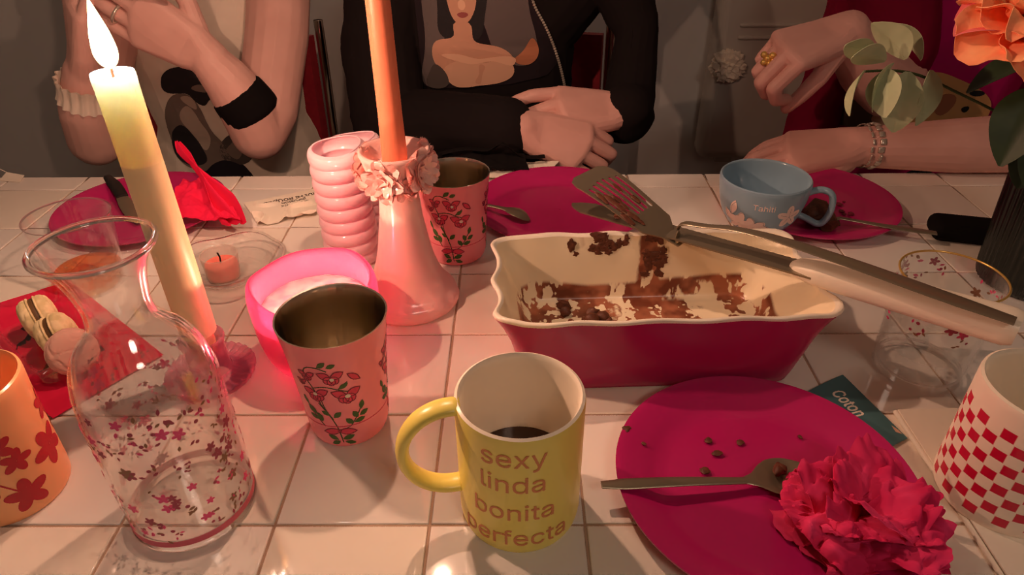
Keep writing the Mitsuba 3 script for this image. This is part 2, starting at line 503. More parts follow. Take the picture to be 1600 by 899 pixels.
def ring_glass(x, y, h, r, label, tilt):
    z = np.linspace(0, h, 150)
    n = 9
    ph = (z/h*n) % 1
    bul = np.sqrt(np.clip(1-(2*ph-1)**2, 0, 1))
    out = np.c_[r-.0050+.0050*bul**.8, z]
    inn = np.c_[r-.0062+.0030*bul[::-1], z[::-1]]
    inn = inn[inn[:, 1] > .006]
    prof = np.vstack([[(.0005, 0)], out, [(r-.0046, h+.0012), (r-.0058, h+.0008)], inn, [(.0005, .006)]])

    def twist(TH, R, Z):
        return R, Z+np.clip(Z/.02, 0, 1)*.0022*np.sin(TH+tilt)+np.clip((Z-h+.012)/.012, 0, 1)*.0012*np.sin(2*TH+1)
    return solo('ring_tumbler', mv(lathe(prof, 72, twist), x, y), 'opal_pink_glass', label, 'tumbler', True)


ring_glass(-.180, .647, .130, .0297, 'pale pink tumbler of stacked glass rings, left of the rose candlestick', .8)
ring_glass(-.178, .713, .113, .0285, 'pale pink ringed tumbler mostly hidden behind the nearer ringed tumbler and candlestick', 2.5)

# ---------------------------------------------------------------- enamelled metal tumblers with painted flowers
pbr('pink_enamel', proc(lambda p, n, uv: mix(lin(240, 132, 144), lin(244, 144, 152), fbm(p.x*30, p.y*30, p.z*30))), .30, .5)
flat_col('stem_green', (54, 62, 30), .5)
flat_col('leaf_green', (62, 92, 40), .5)
flat_col('petal_rose', (214, 62, 92), .5)
flat_col('outline_plum', (120, 22, 48), .5)


def cup_design():
    """the painted spray: coordinates of a drawing, 6000 units a metre across and 5295 up"""
    sx, sy = 1/6000, 1/5295

    def P(x, y):
        return ((x-270)*sx, (800-y)*sy)

    def curve(pts, w, w2=None):
        q = spline([P(*p) for p in pts], 30)
        return LineString(q).buffer(w)
    stems = [curve([(262, 780), (250, 690), (225, 620), (195, 550), (180, 480), (150, 405), (165, 375), (210, 368), (255, 385)], .00045),
             curve([(178, 480), (235, 468), (300, 490), (325, 500)], .00045), curve([(240, 645), (215, 590), (205, 540)], .0004), curve([(238, 640), (190, 560)], .0004),
             curve([(310, 690), (345, 640), (378, 580)], .0004), curve([(195, 690), (150, 620), (118, 540)], .0004), curve([(256, 715), (310, 690)], .0003), curve([(290, 480), (330, 450)], .0004)]
    leaves = []
    for x, y, L, W, rot in [(240, 352, 48, 24, 35), (278, 360, 42, 22, 20), (148, 605, 60, 32, -50), (180, 640, 52, 30, -70), (150, 645, 50, 26, -20), (122, 560, 50, 18, -65),
                            (262, 620, 46, 26, 40), (372, 590, 48, 24, 75), (338, 632, 44, 26, 115), (376, 636, 44, 26, 25), (308, 662, 46, 26, 130), (352, 668, 52, 26, 12), (212, 612, 40, 22, -30),
                            (222, 750, 52, 26, -30), (290, 752, 56, 28, 18), (230, 782, 46, 26, 30), (294, 784, 50, 24, -22), (312, 468, 50, 22, 30)]:
        leaves.append(affinity.translate(affinity.scale(leaf2(0, 0, L, W, rot), sx, sy, origin=(0, 0)), *P(x, y)))
    fills, lines = [], []

    def flower(x, y, s, bud=False):
        pet = [(-.55, -.1, .9, .5, 25), (.55, -.12, .9, .5, -25), (-.28, .38, .62, .62, 0), (.28, .38, .62, .62, 0), (0, .55, .55, .55, 0)]
        if bud:
            pet = [(0, 0, 1.2, .5, bud)]
        for dx, dy, L, W, rot in pet:
            e = leaf2(0, 0, L*s*1.15, W*s*1.1, -rot) if abs(dx) > .5 or bud else ellipse(0, 0, L*s*.5, W*s*.5)
            e = affinity.translate(affinity.scale(e, sx, sy, origin=(0, 0)), *P(x+dx*s*.75, y+dy*s*.75))
            fills.append(e)
            lines.append(e.exterior.buffer(.00036))
    flower(268, 415, 62)
    flower(318, 515, 70)
    flower(188, 505, 64)
    flower(162, 412, 44)
    flower(128, 455, 28)
    flower(362, 432, 48, 42)
    flower(225, 715, 60, 172)
    flower(290, 717, 60, 8)
    white = unary_union([ellipse(*P(272, 428), .0016, .0015), ellipse(*P(322, 524), .0020, .0018), ellipse(*P(185, 508), .0016, .0015)])
    return unary_union(stems), unary_union(leaves), unary_union(fills), unary_union(lines), white


DESIGN = [[triangulated(g, .003)] if k in (0, 1, 4) else [triangulated(q, .003) for q in getattr(g, 'geoms', [g])] for k, g in enumerate(cup_design())]


def metal_tumbler(x, y, h, rr, rb, a0s, label, water=None):
    t = thing('metal_tumbler', label, 'tumbler', None)
    outer = smooth_profile([(.0005, 0), (rb*.80, 0), (rb*.95, .0025), (rb*1.03, .010), (rb+(rr-rb)*.22, .028), (rb+(rr-rb)*.42, h*.5), (rb+(rr-rb)*.68, h*.78), (rr*.985, h-.004), (rr, h-.0006)], 60)
    inner = smooth_profile([(rr, h-.0006), (rr-.0003, h), (rr-.0010, h-.0005), (rb+(rr-rb)*.66-.001, h*.78), (rb+(rr-rb)*.40-.001, h*.5), (rb*.98, .012), (rb*.9, .004), (.0005, .0035)], 60)
    part(t, 'enamel_coat', mv(lathe(outer, 80), x, y), 'pink_enamel', 50, label='pink enamelled outside')
    def brushed(TH, R, Z):
        return R+.00030*(meshkit.noise(np.stack([np.cos(TH)*16, np.sin(TH)*16, 0*TH], -1), 3)-.5)*(Z > .006), Z
    part(t, 'steel_lining', mv(lathe(inner, 160, brushed), x, y), 'steel', 50, label='bare steel inside and rim')
    f = lambda z: np.interp(z, outer[:, 1], outer[:, 0])
    rg = LineString([(0, .027), (0.001, .027)])
    part(t, 'groove_line', mv(lathe([(f(.0262)+.0001, .0262), (f(.0267)+.00035, .0267), (f(.0272)+.0001, .0272)], 80), x, y), 'petal_rose', True)
    for a0 in a0s:
        for ms, nm, b, off in zip(DESIGN, ('painted_stem', 'painted_leaf', 'painted_flower', 'painted_line', 'painted_highlight'),
                                 ('stem_green', 'leaf_green', 'petal_rose', 'outline_plum', 'white_paper'), (.00016, .00028, .00022, .00034, .0004)):
            for m in ms:
                part(t, nm, mv(on_lathe(m, a0, .0055, f, off), x, y), b, False)
    if water:
        rw = np.interp(water, inner[::-1, 1], inner[::-1, 0])-.0004
        part(t, 'water', mv(lathe([(rw, water), (.0005, water)], 60), x, y), 'water_sheet', True)
    return t


metal_tumbler(-.132, .3925, .1070, .0398, .0296, [math.radians(-84), math.radians(22), math.radians(150)], 'pink flowered metal tumbler in front of the bowl candle, nearer to the yellow mug')
metal_tumbler(-.0655, .655, .0985, .0388, .0312, [math.radians(-89), math.radians(12), math.radians(140)], 'pink flowered metal tumbler behind the candlestick, next to the loaf dish')

# ---------------------------------------------------------------- mugs


def mug_body(h, r, rb, wall, foot=.003, waist=None):
    o = [(.0005, 0.0008), (rb-.006, .0008), (rb-.004, 0), (rb-.0015, 0), (rb, foot)]
    o += waist or [(rb+(r-rb)*.5, h*.5)]
    o += [(r, h-.004), (r-.0004, h-.0012)]
    o = smooth_profile(o, 60)
    i = smooth_profile([(r-.0004, h-.0012), (r-wall*.5, h), (r-wall+.0003, h-.0012), (r-wall-.0002, h-.005)]+[(q[0]-wall, q[1]) for q in (waist or [(rb+(r-rb)*.5, h*.5)])[::-1]]+[(rb-wall-.001, .012), (rb-wall-.006, .006), (.0005, .005)], 60)
    return o, i


def c_handle(out, zt, zb, w, t, r, bulge=1.0, n=28):
    """a mug handle in the plane y = 0 going out along +x from radius r"""
    zc, hh = (zt+zb)/2, (zt-zb)/2
    a = np.linspace(PI*.56, -PI*.56, n)
    P = np.c_[r-.002+np.clip(np.cos(a)+.16, -.2, 2)/1.16*out*bulge, 0*a, zc+np.sin(a)/math.sin(PI*.56)*hh*np.where(np.abs(np.sin(a)) > 2, 1, 1)]
    return tube(P, np.full(n, w/2), 14, flat=t/w, upv=[0, 0, 1.0])


def lettering(text, cap, a0, z0, rfun, bold=True, depth=.0002, edge=.0025, off=.0002):
    m = meshkit.text_mesh(text, cap, depth, bold)
    m.vertices[:, 0] -= (m.bounds[0, 0]+m.bounds[1, 0])/2
    v, f = trimesh.remesh.subdivide_to_size(m.vertices, m.faces, edge, max_iter=12)
    return on_lathe(trimesh.Trimesh(v, f, process=False), a0, z0, rfun, off)


pbr('yellow_glaze', C(230, 214, 108), .30, .5)
pbr('cream_glaze', C(232, 222, 204), .16, .5)
pbr('coffee', C(48, 24, 14), .06, .5)
flat_col('tan_print', (204, 132, 84), .5)
YX, YY, YH, YR = .002, .312, .105, .0407
ym = thing('mug', 'yellow mug with tan lettering and black coffee inside', 'mug')
o, i = mug_body(YH, YR, YR-.001, .0036, waist=[(YR, .012), (YR, .06), (YR, .09)])
part(ym, 'body', mv(lathe(o, 90), YX, YY), 'yellow_glaze', 50)
part(ym, 'glazed_lining', mv(lathe(i, 90), YX, YY), 'cream_glaze', 50, label='white glazed inside and rim')
part(ym, 'handle', mv(mv(c_handle(.0365, .1005, .034, .0150, .0085, YR), rz=PI+.20), YX, YY), 'yellow_glaze', True)
part(ym, 'coffee', mv(lathe([(.0368, .0385), (.0005, .0385)], 70), YX, YY), 'coffee', True, label='black coffee')
fr = lambda z: np.full_like(z, YR)
for txt, zb, a in (('sexy', .0825, -1.67), ('linda', .0607, -1.69), ('bonita', .0352, -1.68), ('perfecta', .0108, -1.67)):
    part(ym, 'printed_word', mv(lettering(txt, .0138, a, zb, fr, False), YX, YY), 'tan_print', False)

# blue mug with white flowers
pbr('blue_glaze', C(134, 162, 180), .14, .5, coat=.4)
flat_col('white_print', (232, 206, 198), .5)
flat_col('grey_print', (120, 122, 130), .5)
UX, UY, UZ = .2815, .7070, .0135
UH = .055
bm = thing('mug', 'blue mug with white flowers and a place name, on the edge of the right-hand plate', 'mug')
o, i = mug_body(UH, .0500, .036, .0036, waist=[(.0412, .010), (.0458, .024), (.0488, .039)])
o2 = o.copy()
part(bm, 'body', mv(lathe(o, 90), UX, UY, UZ), 'blue_glaze', 50)
part(bm, 'glazed_lining', mv(lathe(i, 90), UX, UY, UZ), 'blue_glaze', 50)
hp = spline([(.047, 0, .040), (.060, 0, .0455), (.071, 0, .042), (.0750, 0, .030), (.0735, 0, .014), (.067, 0, .004), (.054, 0, .008), (.042, 0, .012)], 40)
part(bm, 'handle', mv(mv(tube(hp, .0046, 12, flat=.8, upv=[0, 0, 1.0]), rz=-.30), UX, UY, UZ), 'blue_glaze', True)
fb = lambda z: np.interp(z, o2[:, 1], o2[:, 0])


def five_petals(x, y, s, rot=0):
    return unary_union([affinity.translate(affinity.rotate(ellipse(s*.52, 0, s*.5, s*.30), rot+72*k, origin=(0, 0)), x, y) for k in range(5)])


ptl = unary_union([leaf2(-.030, .024, .020, .009, 82), leaf2(-.036, .012, .018, .008, 130), leaf2(-.024, .010, .020, .010, 40), five_petals(-.020, .006, .015, 10), five_petals(-.004, .003, .015, 40), leaf2(.006, .004, .022, .010, -12)])
ptl2 = five_petals(.034, .020, .015, 18)
for g, a in ((ptl, -1.92), (ptl2, -1.92)):
    part(bm, 'printed_flower', mv(on_lathe(triangulated(g, .003), a, .005, fb, .0003), UX, UY, UZ), 'white_print', False)
gl = unary_union([affinity.scale(g, .92, .92).exterior.buffer(.00018) for g in getattr(ptl, 'geoms', [ptl])]+[LineString([(.034, .020), (.034+.011*math.cos(a), .020+.011*math.sin(a))]).buffer(.0002) for a in np.radians([18, 90, 162, 234, 306])])
part(bm, 'printed_outline', mv(on_lathe(triangulated(gl, .003), -1.92, .005, fb, .0005), UX, UY, UZ), 'grey_print', False)
part(bm, 'printed_word', mv(lettering('Tahiti', .0068, -1.84, .0335, fb, False), UX, UY, UZ), 'white_print', False)

# checked mug
CHX, CHY, CHR, CHH = .3345, .318, .0405, .098
CELL = 2*PI*CHR/28*.90


def checks(p, n, uv):
    a = uv.x*28
    b = (uv.y-.008)/CELL
    on = dr.select((mi.Int32(dr.floor(a)+dr.floor(b)+100) & 1) == 0, mi.Float(1), mi.Float(0))
    fa, fb2 = a-dr.floor(a), b-dr.floor(b)
    m = dr.minimum(dr.minimum(fa, 1-fa), dr.minimum(fb2, 1-fb2))
    on = on*smoothstep(.0, .09, m)
    band = dr.select((uv.y > .008) & (uv.y < .008+9*CELL), mi.Float(1), mi.Float(0))
    return mix(lin(238, 222, 206), lin(196, 22, 58), on*band)


pbr('checked_glaze', proc(checks), .2, .5)
cm = thing('mug', 'white mug with a red checkerboard pattern at the right edge', 'mug')
o, i = mug_body(CHH, CHR, CHR-.001, .0036, waist=[(CHR, .012), (CHR, .05), (CHR, .08)])
m, uv = lathe(o, 96, uv=True)
part(cm, 'body', mv(m, CHX, CHY, .004), 'checked_glaze', True, uv=uv, label='red checks on white')
part(cm, 'glazed_lining', mv(lathe(i, 90), CHX, CHY, .004), 'cream_glaze', 50)
part(cm, 'handle', mv(mv(c_handle(.036, .084, .028, .0125, .009, CHR), rz=.25), CHX, CHY, .004), 'cream_glaze', True)

# orange cup with red flowers
pbr('orange_glaze', C(238, 170, 118), .22, .5)
pbr('brown_glaze', C(170, 92, 44), .3, .5)
flat_col('red_print', (178, 30, 44), .5)
OX, OY, OH = -.360, .327, .100
oc = thing('cup', 'orange cup with dark red flowers at the left edge of the table', 'cup')
o, i = mug_body(OH, .0375, .0355, .0030, waist=[(.0360, .012), (.0362, .05), (.0368, .08)])
o3 = o.copy()
part(oc, 'body', mv(lathe(o, 90), OX, OY), 'orange_glaze', 50)
part(oc, 'glazed_lining', mv(lathe(i, 90), OX, OY), 'orange_glaze', 50)
fo = lambda z: np.interp(z, o3[:, 1], o3[:, 0])
fl = unary_union([five_petals(-.030, .048, .020, 10), five_petals(-.018, .030, .017, 50), five_petals(.008, .060, .011, 30), five_petals(.015, .045, .010, 0), five_petals(.012, .016, .014, 20), five_petals(.040, .036, .016, 44),
                  five_petals(.055, .062, .012, 4), leaf2(-.004, .040, .018, .007, 30), leaf2(.010, .070, .014, .006, 70), leaf2(-.045, .065, .018, .007, 120), LineString([(-.03, .048), (-.004, .040), (.012, .016)]).buffer(.0006)])
part(oc, 'printed_flower', mv(on_lathe(triangulated(fl, .003), -.95, .004, fo, .0003), OX, OY), 'red_print', False)
part(oc, 'printed_flower', mv(on_lathe(triangulated(fl, .003), 1.9, .004, fo, .0003), OX, OY), 'red_print', False)

# ---------------------------------------------------------------- plates


def plate(x, y, r, label, rot=0.0):
    pr = smooth_profile([(.0005, .0006), (r*.60, .0006), (r*.62, 0), (r*.65, 0), (r*.68, .0018), (r*.82, .0075), (r*.97, .0125), (r, .0140), (r-.0008, .0154), (r*.96, .0148), (r*.82, .0102), (r*.69, .0052), (r*.62, .0042), (.0005, .0040)], 80)
    return solo('plate', mv(lathe(pr, 110), x, y), 'magenta_glaze', label, 'plate', 60)


P_FRONT = (.174, .325, .1045)
plate(*P_FRONT, 'magenta plate with crumbs, a spoon and a crumpled napkin, nearest the camera')
plate(.0540, .752, .1055, 'magenta plate behind the loaf dish with the tip of a spoon on it')
plate(.3600, .7620, .1060, 'magenta plate with the remains of a chocolate cake slice and a fork')
plate(-.458, .748, .0990, 'magenta plate at the back left behind the tall ivory candle')


def cutlery(pts, widths, thick=.0018, n=40, dish=0.0, sides=14):
    """a flat bar following pts with half-widths; dish hollows the wide first part"""
    q = spline(pts, n)
    t = np.linspace(0, 1, n)
    w = np.interp(t, np.linspace(0, 1, len(widths)), widths)
    w = np.interp(t, np.linspace(0, 1, 200), np.convolve(np.pad(np.interp(np.linspace(0, 1, 200), t, w), 6, mode='edge'), np.ones(13)/13, 'valid'))
    tg = np.gradient(q, axis=0)
    tg /= np.linalg.norm(tg, axis=1, keepdims=True)
    side = np.cross(tg, [0, 0, 1.0])
    side /= np.linalg.norm(side, axis=1, keepdims=True)
    nrm = np.cross(side, tg)
    a = np.arange(sides)*2*PI/sides
    ca, sa = np.cos(a), np.sin(a)
    V = q[:, None]+w[:, None, None]*ca[None, :, None]*side[:, None]+thick*sa[None, :, None]*nrm[:, None]
    if dish:
        k = np.clip((w-.006)/.01, 0, 1)[:, None]*(1-ca[None]**2)
        V = V-(k*dish)[..., None]*nrm[:, None]
    m = grid_mesh(V, close_v=True)
    v, f, k0 = list(m.vertices), list(m.faces), len(m.vertices)
    v += [q[0], q[-1]]
    for s in range(sides):
        f.append([k0, (s+1) % sides, s])
        f.append([k0+1, (n-1)*sides+s, (n-1)*sides+(s+1) % sides])
    m = trimesh.Trimesh(np.array(v), np.array(f), process=False)
    m.fix_normals()
    return m


# crumbs on the front plate
for m in lumps(7, (.045, .022), .0036, 5, .32, .0):
    m = mv(m, P_FRONT[0]-.030, P_FRONT[1]+.040, .0052)
    d = np.hypot(*(m.centroid[:2]-np.array(P_FRONT[:2])))
    m = mv(m, 0, 0, float(np.interp(d, [.06, .085, .105], [0, .0055, .0095])))
    solo('cake_crumb', m, 'chocolate', 'dark chocolate crumb lying on the front magenta plate', 'crumb', 40, group='chocolate crumbs on the front plate')
# spoon on the front plate
sp = thing('spoon', 'stainless steel dessert spoon across the front magenta plate, its bowl under the crumpled napkin', 'spoon')
part(sp, 'handle', cutlery([(.058, .314, .0175), (.085, .316, .0168), (.120, .319, .0150), (.148, .3215, .0125), (.165, .3235, .0105)], [.0030, .0049, .0047, .0044, .0040, .0036, .0032, .0030], .0014), 'dark_steel', 40)
part(sp, 'bowl', cutlery([(.160, .3230, .0112), (.178, .3262, .0098), (.197, .3300, .0086), (.213, .3335, .0098)], [.0032, .0060, .0125, .0165, .0175, .0160, .0110, .0030], .0011, dish=.0030), 'dark_steel', 40)
for m in lumps(4, (.008, .006), .0045, 15, .6):
    part(sp, 'cake_residue', mv(m, .192, .330, .0100), 'chocolate', 40, label='chocolate residue in the bowl')

# spoon tip on the middle plate
sm = thing('spoon', 'steel spoon whose rounded end lies on the magenta plate behind the metal tumbler', 'spoon')
part(sm, 'handle', cutlery([(-.006, .7265, .0165), (-.028, .733, .0185), (-.048, .739, .0190), (-.068, .745, .0180)], [.0060, .0036, .0030, .0030, .0036, .0044, .0030], .0013), 'dark_steel', 40)
part(sm, 'bowl', cutlery([(.0160, .7190, .0070), (.008, .7215, .0125), (-.003, .7252, .0160), (-.010, .7280, .0168)], [.0030, .0085, .0105, .0105, .0090, .0060], .0013, dish=-.002), 'dark_steel', 40)

# cake remains and fork on the right plate
solo('cake_slice', mv(tm(m3.Manifold.batch_boolean([m3.Manifold(m3.Mesh(np.array(x.vertices, np.float32), np.array(x.faces, np.uint32))) for x in lumps(7, (.008, .006), .013, 21, .8)], m3.OpType.Add)), .366, .706, .0062), 'chocolate', 'last piece of dark chocolate cake on the right-hand magenta plate beside the blue mug', 'cake', 40)
fk = thing('fork', 'steel dessert fork resting on the rim of the right-hand magenta plate', 'fork')
part(fk, 'handle', cutlery([(.372, .6965, .0200), (.395, .6890, .0185), (.425, .6790, .0172), (.468, .6660, .0165)], [.0032, .0032, .0040, .0052, .0056, .0044], .0014), 'dark_steel', 40)
hd = [cutlery([(.373, .6965, .0198), (.360, .7005, .0150), (.352, .7030, .0140)], [.0028, .0075, .0095], .0010)]
part(fk, 'head', cat(*hd), 'dark_steel', 40)
for k in range(4):
    o_ = (k-1.5)*.0048
    part(fk, 'tine', cutlery([(.352+o_*.3, .703+o_, .0140), (.340+o_*.3, .7068+o_, .0150), (.328+o_*.3, .7105+o_, .0170)], [.0012, .0012, .0006], .0008, 14), 'dark_steel', 40)
jam = lumps(7, (.010, .008), .0035, 26, .45)
pbr('jam', C(110, 16, 42), .15, .6)
for m in jam:
    solo('jam_crumb', mv(m, .400, .742, .0046), 'jam', 'dark red sticky crumb on the right-hand magenta plate', 'crumb', 40, group='sticky crumbs on the right plate')

# table knife on the left plate
kn = thing('table_knife', 'grey table knife lying over the rim of the back left magenta plate', 'knife')
part(kn, 'handle', cutlery([(-.535, .822, .0185), (-.515, .800, .0180), (-.490, .768, .0165)], [.0050, .0075, .0075, .0070], .0028), 'black_plastic', 40)
part(kn, 'blade', cutlery([(-.492, .770, .0160), (-.470, .742, .0105), (-.446, .712, .0100)], [.0065, .0085, .0085, .0070, .0030], .0009), 'dark_steel', 40)

# ---------------------------------------------------------------- loaf dish
DX, DY, DROT, DH = .1190, .4945, math.radians(2.4), 1.12
pbr('dish_outside', proc(lambda p, n, uv: mix(lin(158, 22, 78), lin(170, 30, 86), fbm(p.x*20, p.y*20, p.z*20))), .25, .5)


def residue(p, n, uv):
    """cream glaze with smears of baked-on chocolate: a ragged tide band on the walls, streaks and a coated floor"""
    cx, sx_ = math.cos(DROT), math.sin(DROT)
    lx = (p.x-DX)*cx+(p.y-DY)*sx_
    ly = -(p.x-DX)*sx_+(p.y-DY)*cx
    wob = fbm(lx*26, ly*26, p.z*14, 3)
    fine = fbm(lx*150, ly*150, p.z*60, 3)
    top = .029+.018*(fbm(lx*22+7, ly*22, 0, 2)-.5)
    band = smoothstep(-.003, .002, top-p.z)*smoothstep(.43, .46, wob*.42+fine*.58)
    gaps = smoothstep(.36, .385, fbm(lx*34+41+1.3*fine, ly*12, p.z*16, 2))
    band = band*gaps
    floor_ = smoothstep(.012, .008, p.z)*smoothstep(.40, .50, fine*.5+wob*.5)*smoothstep(.38, .44, fbm(lx*34+41+.9*fine, ly*24, 0, 2))
    streak = smoothstep(.013, .009, dr.abs(lx-.012+.006*(fine-.5)))*smoothstep(.30, .40, wob)*dr.select(ly > 0, mi.Float(1), mi.Float(0))*smoothstep(.35, .43, fine)
    rimdirt = smoothstep(.058, .065, p.z)*smoothstep(.54, .60, fbm(lx*45, ly*45, p.z*30, 3))*dr.select(ly > .03, mi.Float(1), mi.Float(0))*smoothstep(.03, .01, dr.abs(lx+.030))
    m = dr.clip(band+floor_+streak+rimdirt, 0, 1)
    choc = mix(lin(112, 60, 42), lin(166, 104, 78), smoothstep(.35, .65, fbm(lx*60, ly*60, p.z*60, 3)))
    return mix(lin(236, 222, 192), choc, m)


pbr('dish_inside', proc(residue), .25, .5)
ld = thing('loaf_dish', 'dark pink ceramic loaf dish with a wavy rim, cream inside, smeared with chocolate', 'baking dish')


def dish_ring(a, b, rc, z, amp, inset=0.0, n=220):
    """a rounded rectangle a x b (half sizes), rippled by amp"""
    a = a*1.018
    p = Polygon([(-a, -b), (a, -b), (a, b), (-a, b)]).buffer(-rc).buffer(rc, quad_segs=12)
    s = np.linspace(0, 1, n, endpoint=False)
    L = p.exterior.length
    q = np.array([p.exterior.interpolate(t*L).coords[0] for t in s])
    # start every ring at the same corner angle
    ang = np.arctan2(q[:, 1]/b, q[:, 0]/a)
    k = int(np.argmin(np.abs(ang+PI*.75)))
    q = np.roll(q, -k, 0)
    t = np.roll(q, -1, 0)-np.roll(q, 1, 0)
    t /= np.linalg.norm(t, axis=1, keepdims=True)
    nrm = np.c_[t[:, 1], -t[:, 0]]
    ph = np.arange(n)/n
    side_ = .30+.48*np.abs(nrm[:, 0])**.5
    wave = np.sin(2*PI*14*ph+.9*np.sin(2*PI*3*ph))*side_
    if nrm[n//2] @ q[n//2] < 0:
        nrm = -nrm
    q = q+nrm*(amp*wave-inset)[:, None]
    zz = z*DH+amp*.50*np.sin(2*PI*14*ph+1.3+.9*np.sin(2*PI*3*ph))*side_
    cx, sx_ = math.cos(DROT), math.sin(DROT)
    return np.c_[DX+q[:, 0]*cx-q[:, 1]*sx_, DY+q[:, 0]*sx_+q[:, 1]*cx, zz]


def loft(rings, cap0=False, cap1=False):
    P = np.stack(rings, 1)            # (n, k, 3)
    m = grid_mesh(P, close_u=True)
    v, f, n, k = list(m.vertices), list(m.faces), P.shape[0], P.shape[1]
    for on_, col, sgn in ((cap0, 0, 1), (cap1, k-1, -1)):
        if on_:
            v.append(P[:, col].mean(0))
            for i_ in range(n):
                a_, b_ = i_*k+col, ((i_+1) % n)*k+col
                f.append([len(v)-1, b_, a_] if sgn > 0 else [len(v)-1, a_, b_])
    m = trimesh.Trimesh(np.array(v), np.array(f), process=False)
    return m


outer = [dish_ring(.106, .057, .014, 0, 0), dish_ring(.1105, .0615, .016, .001, 0), dish_ring(.1135, .0635, .018, .008, 0), dish_ring(.1190, .066, .02, .025, 0), dish_ring(.1240, .068, .021, .042, .0003),
         dish_ring(.1290, .0695, .022, .054, .0016), dish_ring(.1330, .0705, .022, .062, .0030), dish_ring(.1350, .0712, .022, .0655, .0036)]
rim = [outer[-1], dish_ring(.1355, .0717, .022, .0672, .0038), dish_ring(.1345, .0708, .022, .0686, .0038), dish_ring(.1323, .0686, .022, .0684, .0037), dish_ring(.1307, .0670, .022, .0664, .0036)]
inner = [rim[-1], dish_ring(.1285, .0660, .021, .060, .0030), dish_ring(.1245, .0645, .021, .052, .0016), dish_ring(.1190, .0625, .02, .040, .0003), dish_ring(.1135, .0605, .019, .025, 0), dish_ring(.1085, .0580, .017, .012, 0), dish_ring(.102, .053, .014, .0062, 0), dish_ring(.06, .02, .008, .0058, 0)]
part(ld, 'outside', loft(outer, cap0=True), 'dish_outside', 60)
part(ld, 'rim', loft(rim), 'cream_glaze', 60, label='wavy cream rim')
part(ld, 'inside', loft(inner, cap1=True), 'dish_inside', 60, label='cream inside with baked-on chocolate')
for k, (x, y, z, s, n_) in enumerate([(.070, .520, .0062, .0085, 3), (.092, .515, .0062, .0055, 2), (.050, .535, .0062, .006, 2)]):
    for m in lumps(n_, (.010, .006), s, 60+k, .75):
        solo('cake_crumb', mv(m, x, y-.006, z+.0005), 'chocolate', 'lump of chocolate cake left on the bottom of the loaf dish', 'crumb', 40, group='cake left in the loaf dish')
r_ = np.random.default_rng(9)
bake = []
for k in range(46):
    t = float(np.clip(r_.normal(-.035, .012), -.075, .0)) if k < 26 else float(r_.normal(.018, .007))
    h = float(r_.uniform(.050, .0675)) if k < 26 else float(r_.uniform(.025, .066))
    b = np.interp(h, [.025, .040, .052, .060, .0664], [.0605, .0625, .0645, .0660, .0670])
    m = trimesh.creation.icosphere(2)
    m.vertices *= (1+1.5*(meshkit.noise(m.vertices*2.3+k*7.1)-.5))[:, None]*float(r_.uniform(.0016, .0046))*np.array([r_.uniform(.6, 1.6), .30, r_.uniform(.7, 1.5)])
    cx, sx_ = math.cos(DROT), math.sin(DROT)
    bake.append(mv(m, DX+t*cx-b*sx_, DY+t*sx_+b*cx, h*DH))
part(ld, 'baked_chocolate', cat(*bake), 'chocolate', 40, label='dark baked-on chocolate bits below the far rim', kind='stuff')

# bread knife and slotted turner resting across the dish
pbr('cream_plastic', C(238, 226, 206), .35, .5)
A_ = np.array([.0580, .6270, .0740])
E_ = np.array([.3490, .3790, .1000])


def along(t, dz=0, side=0):
    d = E_-A_
    s_ = np.array([d[1], -d[0], 0])/np.hypot(d[0], d[1])
    return A_+d*t+np.array([0, 0, dz])+s_*side


bk = thing('bread_knife', 'long serrated knife with a cream handle lying across the loaf dish', 'knife')
L_ = np.linalg.norm(E_-A_)
ts = np.linspace(0, .64, 90)
edge_w = .0125*np.clip(ts/.05, .02, 1)**.5
tooth = .0010*np.abs(((ts*60) % 1)-.5)*2
V = []
for t, w, e in zip(ts, edge_w, tooth):
    V.append([along(t, .0006, -w-e), along(t, .0018, 0), along(t, .0014, w), along(t, -.0002, w), along(t, -.0004, 0), along(t, .0004, -w-e)])
blade = grid_mesh(np.array(V), close_v=True)
blade.fix_normals()
part(bk, 'blade', blade, 'dark_steel', 30, label='serrated steel blade')
hs = np.linspace(.585, 1.0, 30)
hw = np.interp(hs, [.585, .60, .64, .75, .9, .985, 1.0], [.004, .009, .0125, .0135, .0150, .0158, .0140])
hh = np.interp(hs, [.585, .60, .64, .75, .9, .985, 1.0], [.003, .007, .0095, .0105, .0115, .0120, .0100])
ang = np.arange(20)*2*PI/20
V = np.array([[along(t, .001+h*np.sign(math.sin(a))*abs(math.sin(a))**.7, w*np.sign(math.cos(a))*abs(math.cos(a))**.7) for a in ang] for t, w, h in zip(hs, hw, hh)])
hm = grid_mesh(V, close_v=True)
v = np.vstack([hm.vertices, along(.585, .001), along(1.0, .001)])
f = list(hm.faces)
for s in range(20):
    f += [[600, (s+1) % 20, s], [601, 29*20+s, 29*20+(s+1) % 20]]
hm = trimesh.Trimesh(v, np.array(f), process=False)
hm.fix_normals()
part(bk, 'handle', hm, 'cream_plastic', 40, label='cream plastic handle')
for m in lumps(6, (.012, .006), .0032, 71, .5):
    part(bk, 'cake_residue', mv(m, *along(.14, .002)), 'chocolate', 40)

